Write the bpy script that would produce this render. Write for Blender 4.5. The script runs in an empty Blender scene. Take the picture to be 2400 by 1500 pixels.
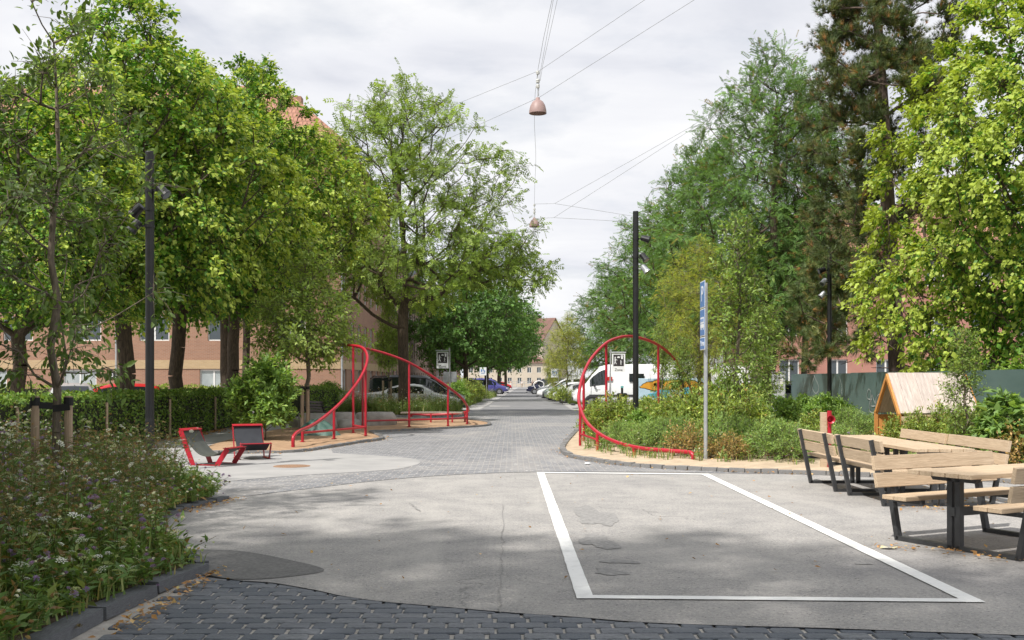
import bpy, math, random
import numpy as np
from mathutils import Vector, Matrix
random.seed(7)
SC = bpy.context.scene
COL = SC.collection
R = math.radians
# ---------------------------------------------------------------- camera
cam_d = bpy.data.cameras.new('camera'); cam = bpy.data.objects.new('camera', cam_d); COL.objects.link(cam)
cam.location = (0, 0, 1.6); cam.rotation_euler = (R(90), 0, 0)
cam_d.lens = 37.5; cam_d.sensor_width = 36; cam_d.shift_y = 0.0596; cam_d.clip_end = 4000; cam_d.clip_start = .1
SC.camera = cam
# ---------------------------------------------------------------- sky, sun, exposure
SUN_EL, SUN_AZ = R(53), math.atan2(-.66, -.75)      # direction TO the sun: left of and a little behind the camera
sun_dir = Vector((-.66, -.75, 0)).normalized() * math.cos(SUN_EL) + Vector((0, 0, math.sin(SUN_EL)))
W = bpy.data.worlds.new('World'); SC.world = W; W.use_nodes = True
nt = W.node_tree; nt.nodes.clear()
def wn(t, **k):
    n = nt.nodes.new(t)
    for a, b in k.items(): setattr(n, a, b)
    return n
sky = wn('ShaderNodeTexSky'); sky.sky_type = 'NISHITA'; sky.sun_disc = False
sky.sun_elevation = SUN_EL; sky.sun_rotation = math.atan2(sun_dir.x, sun_dir.y)
sky.air_density = 1.0; sky.dust_density = 2.0; sky.altitude = 10
tc = wn('ShaderNodeTexCoord'); sep = wn('ShaderNodeSeparateXYZ'); nt.links.new(tc.outputs['Generated'], sep.inputs[0])
zc = wn('ShaderNodeMath', operation='MAXIMUM'); zc.inputs[1].default_value = 0.0; nt.links.new(sep.outputs[2], zc.inputs[0])
za = wn('ShaderNodeMath', operation='ADD'); za.inputs[1].default_value = .16; nt.links.new(zc.outputs[0], za.inputs[0])
dx = wn('ShaderNodeMath', operation='DIVIDE'); dy = wn('ShaderNodeMath', operation='DIVIDE')
nt.links.new(sep.outputs[0], dx.inputs[0]); nt.links.new(za.outputs[0], dx.inputs[1])
nt.links.new(sep.outputs[1], dy.inputs[0]); nt.links.new(za.outputs[0], dy.inputs[1])
cmb = wn('ShaderNodeCombineXYZ'); nt.links.new(dx.outputs[0], cmb.inputs[0]); nt.links.new(dy.outputs[0], cmb.inputs[1])
n1 = wn('ShaderNodeTexNoise'); n1.inputs['Scale'].default_value = 1.1; n1.inputs['Detail'].default_value = 7; n1.inputs['Roughness'].default_value = .52; n1.inputs['Distortion'].default_value = .5
nt.links.new(cmb.outputs[0], n1.inputs['Vector'])
n2 = wn('ShaderNodeTexNoise'); n2.inputs['Scale'].default_value = 2.3; n2.inputs['Detail'].default_value = 8; n2.inputs['Roughness'].default_value = .55
nt.links.new(cmb.outputs[0], n2.inputs['Vector'])
cr = wn('ShaderNodeValToRGB'); e = cr.color_ramp.elements
e[0].position = .35; e[0].color = (.62, .64, .71, 1); e[1].position = .64; e[1].color = (.93, .93, .935, 1)
x = e.new(.46); x.color = (.79, .80, .845, 1)
nt.links.new(n1.outputs[0], cr.inputs[0])
cov = wn('ShaderNodeMapRange'); cov.inputs['From Min'].default_value = .28; cov.inputs['From Max'].default_value = .50
cov.inputs['To Min'].default_value = .68; cov.inputs['To Max'].default_value = 1.0; nt.links.new(n2.outputs[0], cov.inputs[0])
bg1 = wn('ShaderNodeBackground'); bg1.inputs[1].default_value = .10; nt.links.new(sky.outputs[0], bg1.inputs[0])
bg2 = wn('ShaderNodeBackground'); bg2.inputs[1].default_value = 1.0; nt.links.new(cr.outputs[0], bg2.inputs[0])
mx = wn('ShaderNodeMixShader'); nt.links.new(cov.outputs[0], mx.inputs[0]); nt.links.new(bg1.outputs[0], mx.inputs[1]); nt.links.new(bg2.outputs[0], mx.inputs[2])
out = wn('ShaderNodeOutputWorld'); nt.links.new(mx.outputs[0], out.inputs[0])
sd = bpy.data.lights.new('sun', 'SUN'); sd.energy = 4.7; sd.angle = R(1.4); sd.color = (1, .955, .89)
so = bpy.data.objects.new('sun', sd); COL.objects.link(so); so.location = (-20, -10, 40)
so.rotation_euler = (-sun_dir).to_track_quat('-Z', 'Y').to_euler()
SC.render.engine = 'CYCLES'
SC.view_settings.view_transform = 'Standard'; SC.view_settings.look = 'None'
SC.view_settings.exposure = 0.16; SC.view_settings.gamma = 1; SC.view_settings.use_curve_mapping = False
SC.cycles.max_bounces = 8; SC.cycles.diffuse_bounces = 3; SC.cycles.glossy_bounces = 3; SC.cycles.transmission_bounces = 4; SC.cycles.transparent_max_bounces = 6

# ---------------------------------------------------------------- measuring helpers (photo measurements -> metres)
F_, H_, CX, HY = 2500., 1.6, 1200., 893.
def G(px, py, z=0.):
    k = (H_ - z) / (py - HY); return ((px - CX) * k, F_ * k)
def P(px, py, d): return ((px - CX) * d / F_, d, H_ + (HY - py) * d / F_)
def PX(px, d): return (px - CX) * d / F_

# ---------------------------------------------------------------- materials
MATS = {}
def mat(name, c1, c2=None, rough=.6, scale=6., detail=4, bump=0., bscale=None, metal=0., spec=.5, dist=None, stretch=None, fac=(.35, .65), coord='Object', extra=None):
    if name in MATS: return MATS[name]
    m = bpy.data.materials.new(name); m.use_nodes = True; t = m.node_tree; b = t.nodes['Principled BSDF']
    L = t.links.new
    b.inputs['Roughness'].default_value = rough; b.inputs['Metallic'].default_value = metal
    b.inputs['Specular IOR Level'].default_value = spec
    if c2 is None: c2 = tuple(v * .82 for v in c1)
    co = t.nodes.new('ShaderNodeTexCoord'); mp = t.nodes.new('ShaderNodeMapping'); L(co.outputs[coord], mp.inputs[0])
    if stretch: mp.inputs['Scale'].default_value = stretch
    n = t.nodes.new('ShaderNodeTexNoise'); n.inputs['Scale'].default_value = scale; n.inputs['Detail'].default_value = detail
    n.inputs['Roughness'].default_value = .6
    if dist: n.inputs['Distortion'].default_value = dist
    L(mp.outputs[0], n.inputs['Vector'])
    r = t.nodes.new('ShaderNodeValToRGB'); r.color_ramp.elements[0].position = fac[0]; r.color_ramp.elements[1].position = fac[1]
    r.color_ramp.elements[0].color = (*c2, 1); r.color_ramp.elements[1].color = (*c1, 1)
    L(n.outputs[0], r.inputs[0]); L(r.outputs[0], b.inputs['Base Color'])
    if bump:
        n2 = t.nodes.new('ShaderNodeTexNoise'); n2.inputs['Scale'].default_value = bscale or scale * 4; n2.inputs['Detail'].default_value = 4
        L(mp.outputs[0], n2.inputs['Vector'])
        bp = t.nodes.new('ShaderNodeBump'); bp.inputs['Strength'].default_value = bump; bp.inputs['Distance'].default_value = .02
        L(n2.outputs[0], bp.inputs['Height']); L(bp.outputs[0], b.inputs['Normal'])
    if extra: extra(m, t, b, r, mp)
    MATS[name] = m; return m
def glass(name, col=(.03, .04, .05), rough=.08):
    if name in MATS: return MATS[name]
    m = bpy.data.materials.new(name); m.use_nodes = True; b = m.node_tree.nodes['Principled BSDF']
    b.inputs['Base Color'].default_value = (*col, 1); b.inputs['Roughness'].default_value = rough; b.inputs['Specular IOR Level'].default_value = .9
    MATS[name] = m; return m
def mixn(t, a, b, fac, mode='MIX'):
    n = t.nodes.new('ShaderNodeMix'); n.data_type = 'RGBA'; n.blend_type = mode
    for i, v in ((0, fac), (6, a), (7, b)):
        if hasattr(v, 'is_linked'): t.links.new(v, n.inputs[i])
        else: n.inputs[i].default_value = v
    return n.outputs[2]
def noise(t, mp, scale, detail=4, rough=.6, dist=0):
    n = t.nodes.new('ShaderNodeTexNoise'); n.inputs['Scale'].default_value = scale; n.inputs['Detail'].default_value = detail
    n.inputs['Roughness'].default_value = rough; n.inputs['Distortion'].default_value = dist
    t.links.new(mp.outputs[0], n.inputs['Vector']); return n.outputs[0]
def ramp(t, src, p0, p1, c0=(0, 0, 0, 1), c1=(1, 1, 1, 1)):
    r = t.nodes.new('ShaderNodeValToRGB'); e = r.color_ramp.elements
    e[0].position, e[1].position = p0, p1; e[0].color, e[1].color = c0, c1
    t.links.new(src, r.inputs[0]); return r.outputs[0]
def vegmat(name, trans=.35, rough=.5, var=.25):
    m = bpy.data.materials.new(name); m.use_nodes = True; t = m.node_tree; b = t.nodes['Principled BSDF']; L = t.links.new
    a = t.nodes.new('ShaderNodeAttribute'); a.attribute_name = 'Col'
    L(a.outputs['Color'], b.inputs['Base Color']); b.inputs['Roughness'].default_value = rough; b.inputs['Specular IOR Level'].default_value = .35
    tr = t.nodes.new('ShaderNodeBsdfTranslucent')
    h = t.nodes.new('ShaderNodeMix'); h.data_type = 'RGBA'; h.blend_type = 'MULTIPLY'; h.inputs[0].default_value = 1
    L(a.outputs['Color'], h.inputs[6]); h.inputs[7].default_value = (1.35, 1.3, .55, 1); L(h.outputs[2], tr.inputs[0])
    ms = t.nodes.new('ShaderNodeMixShader'); ms.inputs[0].default_value = trans
    L(b.outputs[0], ms.inputs[1]); L(tr.outputs[0], ms.inputs[2]); L(ms.outputs[0], t.nodes['Material Output'].inputs[0])
    MATS[name] = m; return m

# ---------------------------------------------------------------- mesh helpers
def basis(d):
    d = Vector(d).normalized(); u = Vector((0, 0, 1)) if abs(d.z) < .95 else Vector((1, 0, 0))
    s = d.cross(u).normalized(); return s, s.cross(d).normalized(), d
class MB:
    def __init__(s): s.v = []; s.f = []
    def add(s, vs, fs):
        o = len(s.v); s.v += [tuple(v) for v in vs]; s.f += [tuple(i + o for i in f) for f in fs]; return s
    def hexa(s, v8): return s.add(v8, [(3, 2, 1, 0), (4, 5, 6, 7), (0, 1, 5, 4), (1, 2, 6, 5), (2, 3, 7, 6), (3, 0, 4, 7)])
    def box(s, c, size, rot=None):
        x, y, z = (v / 2 for v in size)
        vs = [Vector(p) for p in ((-x, -y, -z), (x, -y, -z), (x, y, -z), (-x, y, -z), (-x, -y, z), (x, -y, z), (x, y, z), (-x, y, z))]
        if rot: M = Matrix.Rotation(rot, 3, 'Z') if not hasattr(rot, '__len__') else (Matrix.Rotation(rot[2], 3, 'Z') @ Matrix.Rotation(rot[1], 3, 'Y') @ Matrix.Rotation(rot[0], 3, 'X')); vs = [M @ v for v in vs]
        return s.hexa([v + Vector(c) for v in vs])
    def bar(s, a, b, w, h, up=(0, 0, 1)):
        a, b = Vector(a), Vector(b); d = (b - a).normalized(); up = Vector(up)
        sx = d.cross(up).normalized() * w / 2; sy = sx.cross(d).normalized() * h / 2
        return s.hexa([a - sx - sy, a + sx - sy, a + sx + sy, a - sx + sy, b - sx - sy, b + sx - sy, b + sx + sy, b - sx + sy])
    def tube(s, pts, r, n=8, cap=True, closed=False):
        pts = [Vector(p) for p in pts]; k = len(pts); rs = r if hasattr(r, '__len__') else [r] * k
        vs = []; fs = []; prev = None
        for i, p in enumerate(pts):
            d = (pts[(i + 1) % k] - pts[i - 1]) if closed else (pts[min(i + 1, k - 1)] - pts[max(i - 1, 0)])
            d.normalize()
            if prev is None: sx, sy, _ = basis(d)
            else:
                sx = (prev - d * prev.dot(d)).normalized(); sy = d.cross(sx)
            prev = sx; sy = d.cross(sx)
            for j in range(n):
                a = 2 * math.pi * j / n; vs.append(p + (sx * math.cos(a) + sy * math.sin(a)) * rs[i])
        for i in range(k if closed else k - 1):
            i2 = (i + 1) % k
            for j in range(n): fs.append((i * n + j, i * n + (j + 1) % n, i2 * n + (j + 1) % n, i2 * n + j))
        if cap and not closed: fs += [tuple(range(n - 1, -1, -1)), tuple(range((k - 1) * n, k * n))]
        return s.add(vs, fs)
    def lathe(s, prof, n=16, c=(0, 0, 0), cap=False, axis='z'):
        vs = []; fs = []; k = len(prof)
        for (r, z) in prof:
            for j in range(n):
                a = 2 * math.pi * j / n; q = (r * math.cos(a), r * math.sin(a), z)
                if axis == 'y': q = (q[0], q[2], q[1])
                if axis == 'x': q = (q[2], q[0], q[1])
                vs.append((c[0] + q[0], c[1] + q[1], c[2] + q[2]))
        for i in range(k - 1):
            for j in range(n): fs.append((i * n + j, i * n + (j + 1) % n, (i + 1) * n + (j + 1) % n, (i + 1) * n + j))
        if cap: fs += [tuple(range(n - 1, -1, -1)), tuple(range((k - 1) * n, k * n))]
        return s.add(vs, fs)
    def prism(s, poly, z0, z1):
        n = len(poly); vs = [(x, y, z0) for x, y in poly] + [(x, y, z1) for x, y in poly]
        return s.add(vs, [tuple(range(n - 1, -1, -1)), tuple(range(n, 2 * n))] + [(i, (i + 1) % n, n + (i + 1) % n, n + i) for i in range(n)])
    def sheet(s, poly, z):
        return s.add([(x, y, z) for x, y in poly], [tuple(range(len(poly)))])
    def xf(s, M): s.v = [tuple(M @ Vector(v)) for v in s.v]; return s
    def mesh(s, name): me = bpy.data.meshes.new(name); me.from_pydata(s.v, [], s.f); me.update(); return me
    def build(s, name, m, parent=None, smooth=False, bevel=0., world=False, seg=2, loc=None):
        if parent is not None and world:
            o = parent.location; s.v = [(v[0] - o.x, v[1] - o.y, v[2] - o.z) for v in s.v]
        me = s.mesh(name)
        return link(name, me, m, parent, smooth, bevel, seg, loc)
def link(name, me, m, parent=None, smooth=False, bevel=0., seg=2, loc=None):
    if m is not None and not me.materials: me.materials.append(m)
    if smooth: me.polygons.foreach_set('use_smooth', [True] * len(me.polygons))
    o = bpy.data.objects.new(name, me); COL.objects.link(o)
    if parent is not None: o.parent = parent
    if loc is not None: o.location = loc
    if bevel:
        bv = o.modifiers.new('bevel', 'BEVEL'); bv.width = bevel; bv.segments = seg; bv.limit_method = 'ANGLE'
    return o
def thing(name, label, cat, loc=(0, 0, 0), rz=0, group=None):
    o = bpy.data.objects.new(name, None); COL.objects.link(o); o.empty_display_size = .2
    o.location = loc; o.rotation_euler = (0, 0, rz); return tag(o, label, cat, group)
def tag(o, label, cat, group=None):
    o['label'] = label; o['category'] = cat
    if group: o['group'] = group
    return o
def struct(o, kind='structure'): o['kind'] = kind; return o
def dup(root, label=None, loc=None, rz=None, scale=None, group=None):
    def cp(o, par):
        c = o.copy(); COL.objects.link(c); c.parent = par
        for ch in o.children: cp(ch, c)
        return c
    r = cp(root, None)
    if label: r['label'] = label
    if group: r['group'] = group
    if loc is not None: r.location = loc
    if rz is not None: r.rotation_euler = (0, 0, rz)
    if scale is not None: r.scale = scale if hasattr(scale, '__len__') else (scale,) * 3
    return r
def spline(pts, n=8):
    pts = [Vector(p) for p in pts]; out = []
    for i in range(len(pts) - 1):
        p0, p1, p2, p3 = pts[max(i - 1, 0)], pts[i], pts[i + 1], pts[min(i + 2, len(pts) - 1)]
        for j in range(n):
            t = j / n
            out.append(.5 * ((2 * p1) + (p2 - p0) * t + (2 * p0 - 5 * p1 + 4 * p2 - p3) * t * t + (3 * p1 - p0 - 3 * p2 + p3) * t ** 3))
    out.append(pts[-1]); return out
def spline2(pts, n=8, closed=True):
    q = [(x, y, 0) for x, y in pts]
    if closed: q = [q[-1]] + q + [q[0], q[1]]; o = spline(q, n)[n:-n - 1 + 0]; o = o[:len(pts) * n]
    else: o = spline(q, n)
    return [(v.x, v.y) for v in o]
def text_mesh(s, size, name='lettering'):
    c = bpy.data.curves.new('t', 'FONT'); c.body = s; c.size = size; c.align_x = 'CENTER'; c.align_y = 'CENTER'; c.extrude = .002
    o = bpy.data.objects.new('t', c); COL.objects.link(o); dg = bpy.context.evaluated_depsgraph_get(); dg.update()
    me = bpy.data.meshes.new_from_object(o.evaluated_get(dg)); bpy.data.objects.remove(o); me.name = name; me.materials.clear(); return me
def inpoly(x, y, poly):
    c = False; n = len(poly); j = n - 1
    for i in range(n):
        if ((poly[i][1] > y) != (poly[j][1] > y)) and x < (poly[j][0] - poly[i][0]) * (y - poly[i][1]) / (poly[j][1] - poly[i][1]) + poly[i][0]: c = not c
        j = i
    return c

# ---------------------------------------------------------------- numpy mesh helpers (foliage)
def npmesh(name, V, Fc, C=None):
    me = bpy.data.meshes.new(name); V = np.ascontiguousarray(V, np.float32); Fc = np.ascontiguousarray(Fc, np.int32); nf, k = Fc.shape
    me.vertices.add(len(V)); me.vertices.foreach_set('co', V.ravel())
    me.loops.add(nf * k); me.loops.foreach_set('vertex_index', Fc.ravel())
    me.polygons.add(nf); me.polygons.foreach_set('loop_start', np.arange(0, nf * k, k, dtype=np.int32))
    me.update(calc_edges=True)
    if C is not None:
        a = me.attributes.new('Col', 'FLOAT_COLOR', 'POINT'); a.data.foreach_set('color', np.ascontiguousarray(np.c_[C, np.ones(len(C))], np.float32).ravel())
    return me
def nrm(a): return a / np.maximum(np.linalg.norm(a, axis=-1, keepdims=True), 1e-9)
def scatter(T, TF, pos, d, n, sc, width=1.):
    """place template T (x side, y along d, z normal) at pos"""
    d = nrm(d); s = nrm(np.cross(d, n)); n = np.cross(s, d); N = len(pos); sc = np.asarray(sc).reshape(-1, 1, 1)
    V = pos[:, None] + sc * (T[None, :, 0:1] * width * s[:, None] + T[None, :, 1:2] * d[:, None] + T[None, :, 2:3] * n[:, None])
    Fc = (np.arange(N) * len(T))[:, None, None] + TF[None]
    return V.reshape(-1, 3), Fc.reshape(-1, TF.shape[1])
def frusta(A, B, ra, rb, n):
    d = nrm(B - A); up = np.where(np.abs(d[:, 2:3]) < .9, np.array([[0, 0, 1.]]), np.array([[1., 0, 0]]))
    s = nrm(np.cross(d, up)); t = np.cross(s, d); a = np.arange(n) * 2 * np.pi / n
    ring = s[:, None] * np.cos(a)[None, :, None] + t[:, None] * np.sin(a)[None, :, None]
    V = np.concatenate([A[:, None] + ring * ra[:, None, None], B[:, None] + ring * rb[:, None, None]], 1)
    j = np.arange(n); q = np.stack([j, (j + 1) % n, n + (j + 1) % n, n + j], 1)
    Fc = (np.arange(len(A)) * 2 * n)[:, None, None] + q[None]
    return V.reshape(-1, 3), Fc.reshape(-1, 4)
def join(parts):
    Vs, Fs, Cs = [], [], []; o = 0
    for p in parts:
        Vs.append(p[0]); Fs.append(p[1] + o); o += len(p[0])
        if len(p) > 2: Cs.append(p[2])
    return np.concatenate(Vs), np.concatenate(Fs), (np.concatenate(Cs) if Cs else None)
LEAF = np.array([(0, 0, 0), (.30, .42, .07), (0, 1, -.06), (-.30, .42, .07)], float); LEAF_F = np.array([(0, 1, 2), (0, 2, 3)])
LEAF8 = np.array([(0, 0, 0), (.20, .10, .04), (.36, .36, .07), (.27, .68, .05), (0, 1, -.08), (-.27, .68, .05), (-.36, .36, .07), (-.20, .10, .04), (0, .36, .0), (0, .68, -.02)], float)
LEAF8_F = np.array([(0, 1, 8), (1, 2, 8), (2, 9, 8), (2, 3, 9), (3, 4, 9), (0, 8, 7), (7, 8, 6), (6, 8, 9), (6, 9, 5), (5, 9, 4)])
def compound(pairs, w=.11, l=.30, term=True):
    V = []; Fc = []
    def lf(b, d, L):
        o = len(V); d = np.array(d, float); s = np.array([-d[1], d[0], 0.]); b = np.array(b, float)
        V.extend([b, b + d * L * .45 + s * w * .5 + [0, 0, .02], b + d * L + [0, 0, -.05], b + d * L * .45 - s * w * .5 + [0, 0, .02]]); Fc.extend([(o, o + 1, o + 2), (o, o + 2, o + 3)])
    for i in range(pairs):
        y = .18 + .72 * i / max(pairs - 1, 1); z = -.12 * y * y
        for sg in (-1, 1): lf((0, y, z), (sg * .85, .5, 0), l)
    if term: lf((0, .92, -.1), (0, 1, 0), l)
    return np.array(V), np.array(Fc)
# ================================================================= GROUND
def asphalt_extra(m, t, b, r, mp):
    L = t.links.new
    base = r.outputs[0]
    sp = noise(t, mp, 45, 3, .8); c = mixn(t, base, (.52, .48, .44, 1), ramp(t, sp, .54, .66), 'MIX')
    sp2 = noise(t, mp, 38, 3, .8); c = mixn(t, c, (.10, .10, .105, 1), ramp(t, sp2, .57, .68), 'MIX')
    big = noise(t, mp, .35, 5, .6, .8); c = mixn(t, c, (.20, .195, .20, 1), ramp(t, big, .52, .66, (0, 0, 0, 1), (.38, .38, .38, 1)))
    mp2 = t.nodes.new('ShaderNodeMapping'); mp2.inputs['Scale'].default_value = (1, .35, 1); L(mp.outputs[0], mp2.inputs[0])
    du = noise(t, mp2, .9, 5, .65, 1.2); c = mixn(t, c, (.45, .43, .405, 1), ramp(t, du, .50, .68, (0, 0, 0, 1), (.5, .5, .5, 1)))
    c = mixn(t, c, ramp(t, noise(t, mp, 22, 4, .85), .30, .70, (.80, .80, .80, 1), (1.18, 1.18, 1.17, 1)), .9, 'MULTIPLY')
    v = t.nodes.new('ShaderNodeTexVoronoi'); v.feature = 'DISTANCE_TO_EDGE'; v.inputs['Scale'].default_value = .33
    w = t.nodes.new('ShaderNodeVectorMath'); w.operation = 'ADD'; L(mp.outputs[0], w.inputs[0])
    nn = t.nodes.new('ShaderNodeTexNoise'); nn.inputs['Scale'].default_value = 1.6; nn.inputs['Detail'].default_value = 5; L(mp.outputs[0], nn.inputs['Vector']); L(nn.outputs[1], w.inputs[1]); L(w.outputs[0], v.inputs['Vector'])
    crk = ramp(t, v.outputs[0], .0015, .005, (1, 1, 1, 1), (0, 0, 0, 1)); msk = ramp(t, noise(t, mp, .22, 2), .52, .60)
    k = t.nodes.new('ShaderNodeMath'); k.operation = 'MULTIPLY'; L(crk, k.inputs[0]); L(msk, k.inputs[1])
    k2 = t.nodes.new('ShaderNodeMath'); k2.operation = 'MULTIPLY'; k2.inputs[1].default_value = .6; L(k.outputs[0], k2.inputs[0])
    c = mixn(t, c, (.09, .09, .09, 1), k2.outputs[0]); L(c, b.inputs['Base Color'])
ASPH = mat('worn_asphalt', (.375, .36, .345), (.285, .278, .272), rough=.85, scale=2.2, detail=8, bump=.35, bscale=110, extra=asphalt_extra)
ASPH2 = mat('street_asphalt', (.23, .23, .235), (.17, .17, .175), rough=.85, scale=.8, detail=8, bump=.3, bscale=80)
PATH = mat('pale_path_asphalt', (.39, .38, .37), (.31, .305, .30), rough=.9, scale=1.2, detail=8, bump=.3, bscale=90)
DARKA = mat('dark_asphalt', (.20, .195, .19), (.12, .12, .118), rough=.85, scale=30, detail=6, bump=.4, bscale=120)
EARTH = mat('base_ground', (.20, .18, .14), (.12, .13, .07), rough=.95, scale=.5, detail=8)
SOIL = mat('garden_soil', (.16, .11, .07), (.07, .05, .035), rough=.95, scale=5, detail=8, bump=.8, bscale=25)
def sand_extra(m, t, b, r, mp):
    c = mixn(t, r.outputs[0], (.20, .13, .07, 1), ramp(t, noise(t, mp, 40, 3, .8), .62, .74, (0, 0, 0, 1), (.8, .8, .8, 1)))
    t.links.new(c, b.inputs['Base Color'])
SAND_O = mat('orange_gravel_sand', (.45, .295, .175), (.32, .20, .12), rough=.95, scale=3, detail=9, bump=.6, bscale=60, extra=sand_extra)
SAND_B = mat('beige_sand', (.56, .45, .32), (.43, .33, .23), rough=.95, scale=3, detail=9, bump=.6, bscale=60, extra=sand_extra)
JOINT = mat('joint_sand', (.56, .53, .48), (.38, .35, .32), rough=.95, scale=9, detail=8, bump=.5, bscale=90)
def sett_extra(m, t, b, r, mp):
    oi = t.nodes.new('ShaderNodeObjectInfo'); c = mixn(t, r.outputs[0], (.085, .10, .125, 1), oi.outputs['Random'])
    c = mixn(t, c, (.38, .36, .33, 1), ramp(t, noise(t, mp, 22, 5, .7), .60, .80, (0, 0, 0, 1), (.45, .45, .45, 1)))
    t.links.new(c, b.inputs['Base Color'])
SETT = mat('dark_sett_stone', (.205, .215, .235), (.115, .125, .145), rough=.62, scale=14, detail=8, bump=.5, bscale=45, extra=sett_extra)
GRAN = mat('grey_granite', (.30, .29, .28), (.15, .15, .155), rough=.75, scale=35, detail=6, bump=.6, bscale=30)
GRAND = mat('dark_granite_kerb', (.17, .18, .195), (.10, .105, .12), rough=.7, scale=20, detail=8, bump=.5, bscale=40)
def worn_extra(m, t, b, r, mp):
    c = mixn(t, r.outputs[0], (.40, .39, .37, 1), ramp(t, noise(t, mp, 26, 6, .8), .60, .70, (0, 0, 0, 1), (.75, .75, .75, 1)))
    t.links.new(c, b.inputs['Base Color'])
WHITE = mat('white_road_paint', (.86, .86, .84), (.74, .74, .72), rough=.6, scale=9, detail=8, bump=.15, bscale=90, fac=(.30, .48), extra=worn_extra)
def sett2_extra(m, t, b, r, mp):
    L = t.links.new
    br = t.nodes.new('ShaderNodeTexBrick'); br.offset = .5; br.inputs['Scale'].default_value = 1
    br.inputs['Brick Width'].default_value = .22; br.inputs['Row Height'].default_value = .15; br.inputs['Mortar Size'].default_value = .009; br.inputs['Mortar Smooth'].default_value = .3; br.inputs['Bias'].default_value = -.1
    br.inputs['Color1'].default_value = (.16, .165, .18, 1); br.inputs['Color2'].default_value = (.25, .255, .27, 1); br.inputs['Mortar'].default_value = (.40, .37, .34, 1)
    L(mp.outputs[0], br.inputs['Vector'])
    mp2 = t.nodes.new('ShaderNodeMapping'); mp2.inputs['Scale'].default_value = (.7, .35, 1); mp2.inputs['Rotation'].default_value = (0, 0, .5); L(mp.outputs[0], mp2.inputs[0])
    c = mixn(t, br.outputs[0], (.42, .39, .36, 1), ramp(t, noise(t, mp2, .5, 6, .65, 1.0), .48, .70, (0, 0, 0, 1), (.65, .65, .65, 1)))
    c = mixn(t, c, (.78, .76, .73, 1), ramp(t, noise(t, mp, 9, 2, .8), .64, .70, (0, 0, 0, 1), (.85, .85, .85, 1)))
    L(c, b.inputs['Base Color'])
    bp = t.nodes.new('ShaderNodeBump'); bp.inputs['Strength'].default_value = .6; bp.inputs['Distance'].default_value = .015; bp.invert = True
    L(br.outputs['Fac'], bp.inputs['Height']); L(bp.outputs[0], b.inputs['Normal'])
SETT2 = mat('grey_granite_setts', (.3, .3, .3), rough=.7, extra=sett2_extra)

def sheet(name, poly, z, m): return struct(MB().sheet(poly, z).build(name, m))
sheet('ground', [(-900, -400), (900, -400), (900, 1800), (-900, 1800)], -.030, EARTH)
joint_bed = sheet('sett_bed', [(-12, -6), (14, -6), (14, 9.6), (-12, 9.6)], -.013, JOINT)
edge_px = [(478, 1349), (560, 1361), (640, 1367), (740, 1384), (800, 1397), (900, 1411), (1050, 1424), (1200, 1437), (1350, 1447), (1500, 1459), (1700, 1467), (1900, 1472), (2150, 1481), (2400, 1490)]
edge = [G(*p) for p in edge_px]
edge = [(-14, 9.3)] + spline2(edge, 6, closed=False) + [(14, 6.4)]
sheet('asphalt', edge + [(60, 6.4), (60, 420), (-60, 420), (-60, 9.3)], .004, ASPH)
# front setts, each a stone
setts = struct(thing('front_setts', '', '', (0, 0, 0))); del setts['label'], setts['category']
rs = random.Random(3)
def sett_mesh(i):
    l, w, h, c = .201 + rs.uniform(-.004, .004), .143 + rs.uniform(-.003, .003), .05, .022
    pts = []
    for sx, sy in ((1, 1), (-1, 1), (-1, -1), (1, -1)):
        a, bq = l / 2 + rs.uniform(-.003, .002), w / 2 + rs.uniform(-.003, .002); k = c * rs.uniform(.7, 1.3)
        q = [(sx * a, sy * (bq - k)), (sx * (a - k * .35), sy * (bq - k * .35)), (sx * (a - k), sy * bq)]
        pts += q if sx * sy > 0 else q[::-1]
    m = MB(); n = len(pts); o = .93
    vs = [(x, y, -h) for x, y in pts] + [(x, y, -.007) for x, y in pts] + [(x * (1 - .007 / l * 2), y * (1 - .007 / w * 2), rs.uniform(-.0015, .001)) for x, y in pts]
    m.add(vs, [(i, (i + 1) % n, n + (i + 1) % n, n + i) for i in range(n)] + [(n + i, n + (i + 1) % n, 2 * n + (i + 1) % n, 2 * n + i) for i in range(n)] + [tuple(range(2 * n, 3 * n))])
    me = m.mesh('sett'); me.materials.append(SETT); return me
SM = [sett_mesh(i) for i in range(10)]
bedline = [(-2.86, 4.0), (-2.82, 6.6), (-2.74, 7.8), (-2.60, 9.0), (-2.9, 9.6)]
cand = []
y = 4.0; row = 0
while y < 9.2:
    x = -3.6 + (row % 2) * .11 + rs.uniform(-.03, .03)
    while x < 5.5:
        yy = y + .012 * x * .6
        ej = next((edge[i] for i in range(len(edge) - 1) if edge[i][0] <= x <= edge[i + 1][0]), edge[0])
        if x > -2.62 + (yy - 6.6) * .04 + .03 and yy < ej[1] + .16:
            px = CX + F_ * x / yy; py = HY + F_ * H_ / yy
            cand.append((x, yy, -60 < px < 2460 and py < 1520))
        x += .22 + rs.uniform(-.006, .006)
    y += .15; row += 1
vis = sorted([c for c in cand if c[2]], key=lambda c: c[1])
rest = [c for c in cand if not c[2]] + vis[300:]
for (x, y, _) in vis[:300]:
    o = bpy.data.objects.new('sett', rs.choice(SM)); COL.objects.link(o); o.parent = setts
    o.location = (x, y, rs.uniform(-.003, .002)); o.rotation_euler = (rs.gauss(0, .006), rs.gauss(0, .006), rs.gauss(.008, .008) + rs.choice((0, math.pi)))
mb = MB()
for (x, y, _) in rest:
    me = rs.choice(SM); M = Matrix.Translation((x, y, rs.uniform(-.003, .002))) @ Matrix.Rotation(rs.gauss(.008, .01), 4, 'Z')
    mb.add([M @ v.co for v in me.vertices], [tuple(p.vertices) for p in me.polygons])
struct(mb.build('sett_rows', SETT, setts), 'stuff')
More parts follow.
